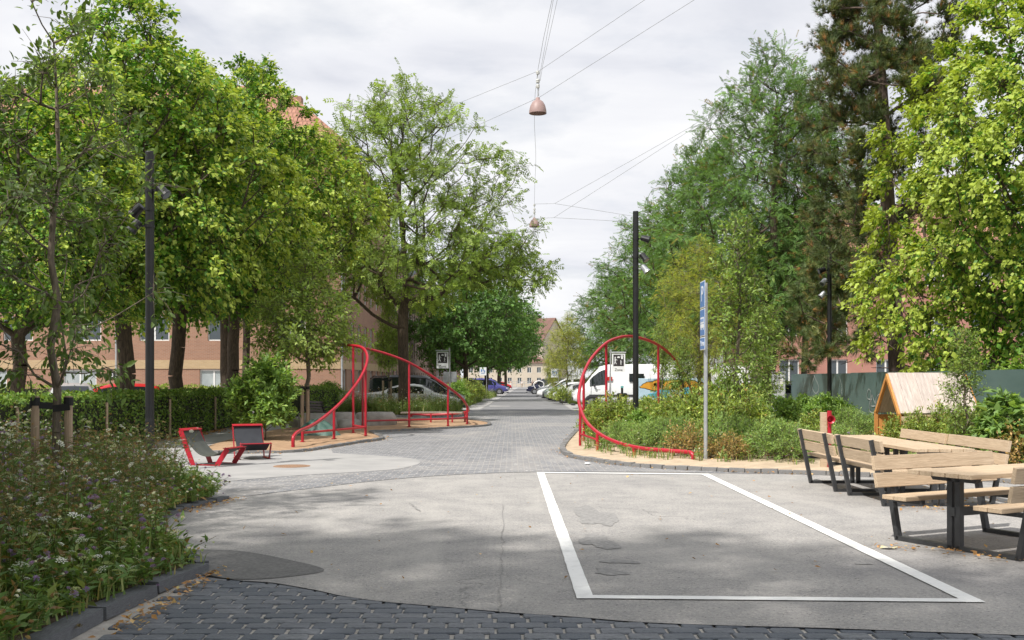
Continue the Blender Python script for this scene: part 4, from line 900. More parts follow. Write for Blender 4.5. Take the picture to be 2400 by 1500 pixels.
# ---- lounge chairs
SLING = mat('black_rubber_sling', (.032, .035, .042), (.022, .024, .03), rough=.45, scale=4, detail=6, bump=.1)
SLINGG = mat('grey_green_rubber_sling', (.085, .09, .075), (.06, .065, .055), rough=.55, scale=4, detail=6)
def lounge(label, loc, rz, sl):
    r = thing('lounge_chair', label, 'chair', loc, rz, 'red lounge chairs'); w = .30
    bt, bf, ff, ft = (-.52, .66), (-.25, .0), (.26, .0), (.48, .32)
    for s in (-1, 1):
        y = s * w
        MB().bar((bt[0], y, bt[1]), (bf[0], y, bf[1] + .006), .012, .10, (1, 0, 0)).build('back_leg', RED, r)
        MB().bar((ft[0], y, ft[1]), (ff[0], y, ff[1] + .006), .012, .10, (1, 0, 0)).build('front_leg', RED, r)
        MB().bar((bf[0], y, .012), (ff[0], y, .012), .07, .012).build('ground_bar', RED, r)
    MB().box((bt[0] + .03, 0, bt[1] + .008), (.12, 2 * w + .02, .014), (0, .25, 0)).build('top_bar', RED, r)
    MB().box((ft[0] - .02, 0, ft[1] + .008), (.14, 2 * w + .02, .014)).build('front_bar', RED, r)
    pr = spline([(bt[0] + .03, 0, bt[1] - .01), (-.36, 0, .42), (-.16, 0, .22), (.06, 0, .165), (.28, 0, .23), (ft[0] - .03, 0, ft[1] - .01)], 6); mb = MB(); n = len(pr)
    vs = [(p.x, s * (w - .025), p.z + o) for p in pr for s in (-1, 1) for o in (0, .012)]
    fs = []
    for i in range(n - 1):
        a, b = i * 4, i * 4 + 4; fs += [(a + 1, a + 3, b + 3, b + 1), (a, b, b + 2, a + 2), (a, a + 1, b + 1, b), (a + 2, b + 2, b + 3, a + 3)]
    mb.add(vs, fs).build('sling_seat', sl, r, smooth=False)
    return r
x, y = G(500, 1090); lounge('red lounge chair nearest the flower bed, seen from its side', (x, y, .014), R(-16), SLINGG)
x, y = G(590, 1076); lounge('red lounge chair facing us beside the leafy bush', (x, y, .014), R(-66), SLING)
# ---- picnic tables
def picnic():
    r = thing('picnic_table', '', 'picnic table', group='wooden picnic tables with backrests')
    L = 1.74
    for k in range(5):
        MB().box((0, -.30 + k * .15, .72), (L, .138, .042)).build('top_plank', LARCH, r, bevel=.004)
    for fx in (-.64, .64):
        mb = MB()
        for s in (-.045, .045): mb.box((fx, s, .34), (.06, .06, .67))
        mb.build('centre_leg', BLACKT, r, bevel=.003)
        mb = MB(); pts = [(-.28, .698), (.28, .698), (.24, .645), (-.24, .645)]; mb.add([(fx + o, a, z) for o in (-.03, .03) for a, z in pts], [(0, 1, 2, 3), (7, 6, 5, 4), (0, 4, 5, 1), (1, 5, 6, 2), (2, 6, 7, 3), (3, 7, 4, 0)]); mb.build('top_bracket', BLACKT, r)
        for s in (-1, 1):
            mb = MB().bar((fx, s * .016, .022), (fx, s * .70, .022), .06, .04)
            mb.build('ground_bar', BLACKT, r)
            MB().bar((fx, s * .69, .004), (fx, s * .86, .84), .06, .055, (0, 1, 0)).build('back_post', BLACKT, r, bevel=.003)
            MB().bar((fx, s * .76, .405), (fx, s * .38, .405), .05, .04).build('seat_arm', BLACKT, r)
    MB().box((0, 0, .36), (1.36, .05, .08)).build('cross_bar', BLACKT, r)
    for s in (-1, 1):
        for k in range(2): MB().box((0, s * (.46 + k * .155), .447), (L, .145, .042)).build('seat_plank', LARCH, r, bevel=.004)
        for k in range(2):
            z = .60 + k * .17; MB().box((0, s * (.755 + (z - .5) * .20), z), (L, .04, .145), (s * -.2, 0, 0)).build('back_plank', LARCH, r, bevel=.004)
    return r
pt1 = picnic(); pt1['label'] = 'nearest picnic table at the right edge, standing crosswise'; pt1.location = (4.76, 10.37, .006); pt1.rotation_euler = (0, 0, R(27))
dup(pt1, 'middle picnic table, directly behind the nearest one', (5.42, 14.25, .006), R(91.5))
dup(pt1, 'farthest picnic table, closest to the red listening pipe', (5.36, 16.02, .006), R(90))
# ---- wooden playhouse
ph = thing('playhouse', 'small gabled wooden playhouse with pale board roof by the hoarding', 'playhouse', (8.12, 22.3, .06))
x0, x1, y0, y1, ev, rd = 0., 1.65, 0., 1.5, .86, 1.71; nb_ = 9; bw = (x1 - x0) / nb_
for k in range(nb_):
    a, b = x0 + k * bw + .002, x0 + (k + 1) * bw - .002; j = random.uniform(-.004, .004)
    for s, (ya, yb) in ((0, (y0, .75)), (1, (y1, .75))):
        o = -1 if s == 0 else 1; n = Vector((0, o * (rd - ev), .75)).normalized() * .05
        p = [Vector((a, ya, ev + j)), Vector((b, ya, ev + j)), Vector((b, yb, rd + j)), Vector((a, yb, rd + j))]
        MB().hexa([v - n * .6 for v in p] + [v + n * .4 for v in p]).build('roof_board', ROOFW, ph)
        if k in (0, nb_ - 1) or s == 1: MB().box(((a + b) / 2, ya + (-o) * .03, ev / 2 - .03), (b - a, .05, ev - .06)).build('wall_board', ORANGEW if s else LARCH, ph)
        elif k not in (0, nb_ - 1): MB().box(((a + b) / 2, ya + .03, ev - .10), (b - a, .05, .16)).build('wall_board', LARCH, ph)
for xx in (x0 - .012, x1 + .012):
    for ya, yb in ((y0, .75), (y1, .75)):
        d = 1 if ya < .75 else -1
        MB().hexa([(xx - .03, ya, 0), (xx + .03, ya, 0), (xx + .03, ya + d * .09, 0), (xx - .03, ya + d * .09, 0), (xx - .03, ya, ev), (xx + .03, ya, ev), (xx + .03, ya + d * .09, ev - .02), (xx - .03, ya + d * .09, ev - .02)]).build('corner_post', ORANGEW, ph)
        MB().hexa([(xx - .03, ya, ev - .012), (xx + .03, ya, ev - .012), (xx + .03, ya + d * .09, ev - .03), (xx - .03, ya + d * .09, ev - .03), (xx - .03, yb, rd - .012), (xx + .03, yb, rd - .012), (xx + .03, yb, rd - .13), (xx - .03, yb, rd - .13)]).build('barge_board', ORANGEW, ph)
MB().box((.82, .75, .02), (1.6, 1.4, .05)).build('floor', ORANGEW, ph)
MB().box((1.0, .03, .30), (.05, .05, .6)).build('window_mullion', LARCH, ph)
# ---- listening pipe on its post
lp = thing('listening_pipe', 'red talking pipe with a round mouth fixed to a wooden post', 'listening pipe', (PX(1940, 18.7), 18.7, .08))
MB().box((-.06, .05, .47), (.10, .10, 1.0)).build('post', LARCH, lp, bevel=.006)
mb = MB().tube([(.03, 0, 0), (.03, 0, .82)], .035, 10).tube(spline([(.03, 0, .82), (.03, 0, .95), (.03, .0, 1.0)], 4), .04, 10); mb.build('pipe', RED, lp, smooth=False)
mb = MB().lathe([(.035, .02), (.05, -.05), (.075, -.12), (.07, -.12), (.045, -.05), (.01, -.02)], 20, (.025, 0, .85), axis='y'); mb.build('mouth', RED, lp, smooth=True)
# ---- parking sign
BLUE = mat('blue_sign_face', (.13, .26, .52), (.11, .22, .47), rough=.35, scale=3)
SIGNW = mat('white_sign_print', (.80, .82, .84), (.74, .76, .78), rough=.4)
ps = thing('parking_sign', 'tall grey pole with three narrow blue parking plates, P, bus and 1 time', 'sign', (PX(1654, 20.2), 20.2, 0))
MB().tube([(0, 0, 0), (0, 0, 3.46)], .038, 12).build('pole', GREYM, ps)
ang = R(-90); u_ = Vector((math.cos(ang), math.sin(ang), 0)); n_ = Vector((u_.y, -u_.x, 0))   # plate almost edge-on, facing left
if n_.x > 0: n_ = -n_
for z0, z1, kind in ((2.985, 3.49, 'P'), (2.45, 2.965, 'bus'), (2.19, 2.43, '1 time')):
    w = .25; c = n_ * .055 - u_ * .0; zc = (z0 + z1) / 2; hh = (z1 - z0) / 2
    def rect(u0, u1, a, b, d, th=.006): return [c + u_ * i + n_ * (d + k) + Vector((0, 0, j)) for k in (0, th) for i, j in ((u0, a), (u1, a), (u1, b), (u0, b))]
    pl = MB().hexa(rect(-w, w, z0, z1, 0)).build('plate', SIGNW, ps)
    MB().hexa(rect(-w + .018, w - .018, z0 + .018, z1 - .018, .005)).build('blue_field', BLUE, pl)
    rotz = math.atan2(n_.y, n_.x) + math.pi / 2
    if kind == 'bus':
        MB().hexa(rect(-.17, .17, zc - .02, zc + .10, .011, .003)).hexa(rect(-.18, .18, zc - .10, zc - .03, .011, .003)).hexa(rect(-.14, -.08, zc - .14, zc - .10, .011, .003)).hexa(rect(.08, .14, zc - .14, zc - .10, .011, .003)).build('bus_symbol', SIGNW, pl)
        mb = MB()
        for k in range(5): mb.hexa(rect(-.15 + k * .064, -.11 + k * .064, zc + .01, zc + .07, .0135, .003))
        mb.build('bus_window', BLUE, pl)
    else:
        tm = text_mesh(kind, .42 if kind == 'P' else .15); o = link('lettering', tm, SIGNW, pl); o.location = c + n_ * .013 + Vector((0, 0, zc)); o.rotation_euler = (R(90), 0, rotz)
        if kind == 'P': o.scale = (1.1, 1, 1)
# ---- zone signs on hooped poles
SIGNB = mat('dark_sign_field', (.035, .03, .035), rough=.45)
def zone_sign(label, px, d, ytop, side, back=False):
    r = thing('zone_sign', label, 'sign', (PX(px, d), d, 0), group='play street zone signs'); zt = P(0, ytop, d)[2]; w = .58; h = .80; x = 0
    MB().tube(spline([(0, 0, 0), (0, 0, zt - .12), (-.05 * side, 0, zt - .02), (-.14 * side, 0, zt), (-(w + .1) * side, 0, zt)], 5), .03, 8).build('hooped_pole', GREYM, r)
    cx = -side * (.06 + w / 2); cz = zt - .06 - h / 2
    pl = MB().box((cx, -.03, cz), (w, .012, h)).build('plate', SIGNW, r)
    MB().box((cx, -.039, cz + .11), (w - .12, .008, h - .30)).build('dark_field', SIGNB, pl)
    f = -.046; s = MB(); X, Z = cx, cz + .11
    def person(bx, bz, k):
        s.box((bx, f, bz + .30 * k), (.05 * k, .006, .05 * k)); s.box((bx, f, bz + .19 * k), (.055 * k, .006, .15 * k)); s.bar((bx, f, bz + .13 * k), (bx - .05 * k, f, bz), .006, .025 * k, (1, 0, 0)); s.bar((bx, f, bz + .13 * k), (bx + .05 * k, f, bz), .006, .025 * k, (1, 0, 0)); s.bar((bx, f, bz + .25 * k), (bx + .09 * k, f, bz + .17 * k), .006, .02 * k, (1, 0, 0))
    person(X - .15, Z - .17, 1.0); person(X + .10, Z - .19, .62); s.box((X + .0, f, Z + .13), (.12, .006, .05)); s.box((X + .0, f, Z + .165), (.08, .006, .03))
    s.box((X + .15, f, Z + .12), (.08, .006, .12)); s.bar((X + .09, f, Z + .18), (X + .15, f, Z + .23), .006, .03, (1, 0, 0)); s.bar((X + .15, f, Z + .23), (X + .21, f, Z + .18), .006, .03, (1, 0, 0)); s.build('pictogram', SIGNW, pl)
    tm = text_mesh('Zone', .16); o = link('lettering', tm, SIGNB, pl); o.location = (cx, -.04, cz - .31); o.rotation_euler = (R(90), 0, 0)
    if back: MB().box((.16, .05, zt - 1.28), (.36, .014, .50)).build('plate', GREYM, r); MB().box((-.18, .05, zt - 1.28), (.28, .014, .50)).build('plate', GREYM, r)
    return r
zone_sign('zone sign on a hooped pole left of the street before dark trees', 1054, 52.2, 822, 1, True)
zone_sign('zone sign on a hooped pole inside the right red ring before the white van', 1431, 47, 826, -1)
def square_sign(label, px, d, ytop, wpx=.62, m=None):
    r = thing('street_sign', label, 'sign', (PX(px, d), d, 0), group='small square signs down the street'); zt = P(0, ytop, d)[2]
    MB().tube([(.33, 0, 0), (.33, 0, zt)], .03, 6).build('pole', GREYM, r); h = .75
    pl = MB().box((0, -.04, zt - h / 2), (wpx, .02, h)).build('plate', SIGNW, r); mm = m or BLUE; mb = MB()
    for a, b, c, e in ((-.2, -.08, -.05, .2), (-.02, .06, .02, .22), (.1, .2, -.1, .1), (-.16, .16, -.2, -.14)): mb.box(((a + b) / 2, -.055, zt - h / 2 + (c + e) / 2), (b - a, .006, e - c))
    mb.build('symbol', mm, pl); return r
square_sign('small white sign with blue symbol by the blue car on the left', 1132, 100, 861)
square_sign('white sign with blue symbol above the parked cars on the right', 1300, 92, 864)
square_sign('small white sign with dark symbol beside the blue one on the right', 1287, 110, 868, .5, SIGNB)
# ---- litter bin
lb = thing('litter_bin', 'black litter bin on a post in the planting bed inside the red ring', 'bin', (PX(1458, 40), 40, .05))
MB().tube([(0, 0, 0), (0, 0, .75)], .045, 10).build('post', BLACK, lb)
MB().lathe([(.17, .42), (.185, .46), (.185, 1.02), (.20, 1.04), (.20, 1.08), (.15, 1.10), (0, 1.10)], 20).build('drum', BLACK, lb)
MB().box((0, 0, 1.20), (.08, .08, .22)).build('ash_tube', BLACK, lb); MB().box((0, -.01, 1.33), (.10, .09, .07)).build('lid', mat('turquoise_cap', (.15, .45, .48), rough=.4), lb)
# ---- black park bench, boulders, tarp, bikes
be = thing('park_bench', 'black slatted park bench with iron sides behind the boulders', 'bench', (PX(752, 39), 39, .014), R(125))
for s in (-.8, .8):
    mb = MB().tube(spline([(s, -.28, 0), (s, -.20, .25), (s, -.24, .42), (s, 0, .42), (s, .2, .42), (s, .3, .62), (s, .36, .85)], 5), .025, 6).tube(spline([(s, .2, .42), (s, .18, .2), (s, .32, 0)], 5), .025, 6).tube(spline([(s, -.22, .42), (s, -.26, .6), (s, -.1, .66), (s, .28, .62)], 5), .02, 6); mb.build('side_frame', BLACK, be)
for k in range(5): MB().box((0, -.2 + k * .095, .45), (1.8, .07, .03)).build('seat_slat', BLACK, be)
for k in range(4): MB().box((0, .24 + k * .035, .52 + k * .10), (1.8, .03, .075), (.3, 0, 0)).build('back_slat', BLACK, be)
ROCK = mat('grey_boulder', (.40, .37, .34), (.26, .24, .22), rough=.9, scale=3, detail=9, bump=.8, bscale=8)
def boulder(label, px, d, sx, sy, sz, seed):
    rng = np.random.default_rng(seed); import bmesh
    bm = bmesh.new(); bmesh.ops.create_icosphere(bm, subdivisions=3, radius=1); ph = rng.uniform(0, 6, 9)
    for v in bm.verts:
        c = v.co; k = 1 + .12 * math.sin(2.1 * c.x + ph[0]) + .12 * math.sin(2.6 * c.y + ph[1]) + .08 * math.sin(5 * c.z + 3 * c.x + ph[2]) + .05 * math.sin(8 * c.y + ph[3]); c *= k
        c.x = max(-.8, min(.82, c.x)); c.z = max(-.5, min(.72, c.z)); v.co = (c.x * sx, c.y * sy, c.z * sz)
    me = bpy.data.meshes.new('boulder'); bm.to_mesh(me); bm.free(); o = link('boulder', me, ROCK, None, True); o.location = (PX(px, d), d, sz * .35); o.rotation_euler = (0, 0, rng.uniform(0, 6)); tag(o, label, 'boulder', 'boulders on the sand island')
boulder('long grey boulder behind the green bag', 745, 33.5, .75, .5, .55, 1); boulder('pale grey boulder between the red posts and the bench', 800, 34.5, .6, .5, .55, 2); boulder('small boulder just left of the three red posts', 820, 33.2, .42, .4, .38, 4); boulder('flat beige boulder right of the three red posts', 876, 36.5, .85, .6, .50, 3); boulder('low boulder at the left end of the boulder row', 712, 35, .5, .4, .40, 6)
# green tarpaulin heap
V = []; Fc = []; rg = random.Random(9); nr, na = 9, 30; tx, ty = PX(744, 29.6), 29.6
for i in range(nr):
    for j in range(na):
        a = 6.283 * j / na; r = i / (nr - 1); fold = 1 + .10 * math.sin(7 * a + 2) + .06 * math.sin(13 * a) ; z = .42 * (1 - r ** 1.6) * (1 + .12 * math.sin(5 * a + 3 * r)) + .03 * math.sin(9 * a + r * 4) * r * (1 - r) * 4 + .06 * math.exp(-((r * math.cos(a) + .5) ** 2) * 8) * (1 - r)
        V.append((tx + .62 * r * fold * math.cos(a), ty + .36 * r * fold * math.sin(a), .085 + max(0, z)))
for i in range(nr - 1):
    for j in range(na): Fc.append((i * na + j, i * na + (j + 1) % na, (i + 1) * na + (j + 1) % na, (i + 1) * na + j))
tp = MB().add(V, Fc).build('tarpaulin', mat('green_tarpaulin', (.075, .15, .12), (.05, .11, .09), rough=.5, scale=5, bump=.3, bscale=12), smooth=True); tag(tp, 'crumpled green tarpaulin bag lying on the sand under the red rail', 'tarpaulin')
def bicycle(label, px, d, rz, m):
    r = thing('bicycle', label, 'bicycle', (PX(px, d), d, .014), rz, 'bicycles parked by the brick wall')
    for x in (-.52, .52):
        w = MB().tube([(x + .33 * math.cos(6.283 * i / 24), 0, .34 + .33 * math.sin(6.283 * i / 24)) for i in range(24)], .018, 6, closed=True).build('wheel', STRAP, r); s = MB()
        for i in range(8): a = 3.1416 * i / 8; s.tube([(x + .32 * math.cos(a), 0, .34 + .32 * math.sin(a)), (x - .32 * math.cos(a), 0, .34 - .32 * math.sin(a))], .003, 3)
        s.build('spokes', GREYM, w)
    mb = MB()
    for a, b in (((-.52, .34), (-.1, .30)), ((-.52, .34), (-.2, .78)), ((-.1, .30), (-.2, .82)), ((-.1, .30), (.36, .72)), ((-.2, .75), (.36, .80)), ((.36, .86), (.52, .34))): mb.tube([(a[0], 0, a[1]), (b[0], 0, b[1])], .017, 6)
    mb.build('frame', m, r); MB().box((-.22, 0, .92), (.26, .15, .06)).build('saddle', STRAP, r)
    MB().tube([(.36, 0, .84), (.33, 0, 1.02)], .014, 6).tube(spline([(.18, -.28, 1.0), (.36, -.2, 1.05), (.36, .2, 1.05), (.18, .28, 1.0)], 4), .013, 6).build('handlebar', GREYM, r); MB().tube([(-.52, 0, .74), (-.18, 0, .74)], .012, 4).box((-.42, 0, .76), (.38, .13, .02)).build('rack', BLACK, r)
bicycle('dark bicycle leaning at the left end of the bike row', 748, 50, R(25), BLACK); bicycle('bicycle with a black basket in the middle of the bike row', 772, 51, R(160), DARKM); bicycle('bicycle at the right end of the bike row by the red posts', 800, 51.5, R(10), mat('dark_blue_paint', (.03, .04, .08), rough=.4)); bicycle('bicycle beside the white sedan boot', 822, 53, R(35), DARKM)
# ---- tree stakes
def stakes(label, x, y, dxs, h, r, z=.1):
    t = thing('tree_stakes', label, 'stakes', (x, y, z), group='stake pairs supporting young trees')
    for dx, dy in dxs: MB().tube([(dx, dy, -.1), (dx, dy, h - .01), (dx, dy, h)], [r, r, r * .9], 12).build('stake', STAKE, t)
    for k, (dx, dy) in enumerate(dxs): 
        z = h - .09 - .03 * k; MB().bar((dx * 1.25, dy - r - .006, z), (0, -.03, z - .02), .006, .075).build('strap', STRAP, t); MB().lathe([(r + .004, -.045), (r + .008, -.045), (r + .008, .045), (r + .004, .045)], 12, (dx, dy, h - .06)).build('strap', STRAP, t)
    return t
stakes('two thick round stakes with black straps holding the young tree in the flower bed', PX(126, 12), 12, ((-.165, -.1), (.145, .05)), 1.33, .045, .1)
stakes('two pale stakes holding the young tree beside the left red frame', PX(715, 31.4), 31.4, ((-.06, -.12), (.09, -.05)), 1.46, .05, .0)
stakes('two pale stakes at the sapling in front of the white sedan', PX(912, 51.2), 51.1, ((-.28, 0), (.1, 0)), 1.7, .05, .05)
stakes('two pale stakes behind the parking sign pole', PX(1645, 34), 33.9, ((-.1, 0), (.14, 0)), 1.6, .05, .05)
# ---- pendant lamps and wires
WIRE = mat('thin_grey_wire', (.40, .41, .42), rough=.5)
LAMP = mat('dusty_pink_enamel', (.37, .255, .235), (.32, .215, .20), rough=.5, scale=4)
PORC = mat('porcelain_insulator', (.70, .70, .68), rough=.35)
def lamp(label, px, ybase, d, dia, ytop):
    x, y, z = P(px, ybase, d); zt = P(0, ytop, d)[2]; r = thing('pendant_lamp', label, 'lamp', (x, y, z), group='pendant street lamps over the road'); a = dia / 2
    MB().lathe([(a, 0), (a, .03), (a * .97, .10), (a * .86, .22), (a * .62, .33), (a * .30, .385), (a * .24, .39), (a * .24, .45), (a * .1, .46)], 28).lathe([(a * .985, .0), (a * .93, .10), (a * .8, .21), (a * .5, .31), (0, .33)], 28).build('shade', LAMP, r, smooth=True)
    MB().lathe([(0, .08), (.06, .1), (.075, .16), (.04, .24), (.03, .33)], 14).build('bulb', PORC, r, smooth=True)
    n = zt - z; mb = MB().tube([(0, 0, .45), (0, 0, n)], .012, 6).tube([(.03, 0, .5), (.015, 0, n * .75)], .006, 4); mb.build('hanger', WIRE, r)
    for f in (.42, .62, .92): MB().lathe([(.01, -.05), (.05, -.045), (.055, -.01), (.035, 0), (.055, .01), (.05, .045), (.01, .05)], 12, (0, 0, .45 + (n - .45) * f)).build('insulator', PORC, r)
    return (x, y, zt)
t1 = lamp('large pinkish pendant lamp hanging high over the street', 1260.5, 266, 30.5, .50, 165)
t2 = lamp('smaller-looking pinkish pendant lamp further down the street', 1252.5, 532, 52, .50, 478)
def wire(label, pts, r=.006, sag=.0):
    o = MB().tube([Vector(p) for p in pts], r, 4, cap=False).build('overhead_wire', WIRE); tag(o, label, 'wire', 'overhead wires')
POLE = thing('wire_mast', 'grey steel mast outside the view at the right that carries the wires', 'mast', (13.6, 13.0, 0)); MB().tube([(0, 0, 0), (0, 0, 14.4)], .11, 10).build('pole', GREYM, POLE)
wire('lengthwise overhead cable carrying the two pendant lamps', spline([(2.2, -8, 11.4), (1.55, 12, 10.7), t1, ((t1[0] + t2[0]) / 2, 41, 10.05), t2, (PX(1252, 80), 80, 10.1), (PX(1248, 120), 120, 10.0)], 6), .005)
wire('thin control cable left of the lamp cable at the top', [(1.95, -8, 11.3), (PX(1266, 29.8), 29.8, 10.2), P(1262, 225, 30.4)], .004)
wire('thin control cable right of the lamp cable at the top', [(2.5, -8, 11.5), (PX(1272, 29.4), 29.4, 10.3), P(1266, 190, 30.4)], .004)
a, b = P(1265, 165, 30.5), P(1264, 228, 30.4)
for nm, k, right, left in (('upper cross wire from the lamp top towards upper right', a, (13.6, 13.0, 14.3), (-9.6, 61.2, 14.9)), ('lower cross wire passing the lamp shade towards upper right', b, (13.6, 13.0, 13.4), (-9.7, 70, 15.0))):
    wire(nm, [right, k, left], .006)
k1, k2 = P(1300, 477, 52), P(1298, 510, 52)
wire('wire from the far knot rising right into the locusts', [k1, P(1620, 297, 47), P(1800, 170, 46.5)], .008); wire('second wire from the far knot rising right', [k2, P(1566, 338, 47.5), P(1800, 190, 46.8)], .008)
wire('far wire dropping slightly right behind the black mast', [(t2[0], t2[1], t2[2]), k1, P(1480, 506, 56), P(1560, 520, 58)], .008); wire('lowest far wire crossing right behind the black mast', [P(1255, 512, 52), k2, P(1480, 520, 56), P(1560, 526, 58)], .008)
# ================================================================= VEHICLES
TYRE = mat('tyre_rubber', (.02, .02, .021), rough=.85)
RIM = mat('alloy_rim', (.45, .46, .48), rough=.3, metal=.8)
CGLASS = glass('car_glass', (.015, .02, .022), .04)
LENS = mat('lamp_lens', (.75, .77, .8), rough=.15, spec=.8)
TAIL = mat('tail_lens', (.4, .01, .012), rough=.2)
def paint(n, c, r=.22):
    return mat(n, c, tuple(v * .97 for v in c), rough=r, scale=2, spec=.6)
SHAPES = {  # x, zlow, zbelt, ztop, half width, half width top
 'sedan': [(0, .42, .70, .80, .70, .60), (.10, .32, .93, .98, .84, .66), (.55, .24, .97, 1.03, .90, .70), (1.0, .22, .97, 1.08, .91, .66), (1.45, .22, .96, 1.31, .91, .60), (1.95, .22, .95, 1.42, .91, .60), (2.5, .22, .94, 1.44, .91, .61), (2.95, .22, .93, 1.38, .91, .62), (3.35, .22, .93, 1.17, .91, .66), (3.7, .22, .91, .96, .90, .74), (4.2, .23, .82, .87, .88, .72), (4.6, .28, .70, .76, .82, .64), (4.78, .36, .58, .64, .70, .52)],
 'hatch': [(0, .42, .80, .92, .72, .60), (.10, .30, .95, 1.12, .84, .66), (.45, .22, .98, 1.38, .87, .62), (.9, .2, .97, 1.48, .88, .62), (1.5, .2, .95, 1.51, .88, .63), (2.1, .2, .94, 1.48, .88, .63), (2.6, .2, .93, 1.34, .88, .65), (3.05, .2, .93, 1.06, .88, .70), (3.3, .22, .90, .96, .87, .72), (3.7, .26, .80, .86, .82, .66), (3.95, .36, .62, .70, .70, .54)],
 'mpv': [(0, .45, .95, 1.2, .80, .70), (.08, .34, 1.08, 1.70, .92, .76), (.3, .28, 1.10, 1.86, .95, .80), (1.2, .26, 1.09, 1.91, .96, .82), (2.4, .26, 1.07, 1.91, .96, .82), (3.1, .26, 1.05, 1.86, .96, .81), (3.6, .26, 1.04, 1.62, .96, .80), (4.1, .26, 1.03, 1.20, .95, .82), (4.35, .28, 1.0, 1.07, .94, .80), (4.8, .32, .88, .95, .90, .72), (5.1, .40, .70, .78, .80, .60)],
 'van': [(0, .50, 1.3, 2.40, .96, .82), (.05, .40, 1.3, 2.50, .99, .86), (.6, .38, 1.3, 2.54, 1.0, .87), (2.4, .38, 1.3, 2.55, 1.0, .87), (4.0, .38, 1.28, 2.53, 1.0, .86), (4.45, .38, 1.26, 2.40, 1.0, .84), (4.9, .38, 1.24, 1.95, .99, .82), (5.3, .38, 1.20, 1.42, .98, .84), (5.5, .38, 1.12, 1.22, .97, .82), (5.8, .42, 1.0, 1.08, .92, .74), (5.98, .48, .78, .86, .82, .62)]}
GLZ = {'sedan': (((1.25, 2.05), (2.12, 3.05)), (2.95, 3.62), (1.08, 1.6), (.95, 3.85)), 'hatch': (((.55, 1.35), (1.42, 2.55)), (2.35, 3.0), (.12, .5), (.70, 3.2)), 'mpv': (((.25, 1.25), (1.33, 2.55), (2.75, 3.75)), (3.3, 4.1), (.04, .3), (.95, 4.15)), 'van': (((4.05, 5.05),), (4.5, 5.28), None, (1.2, 4.95))}
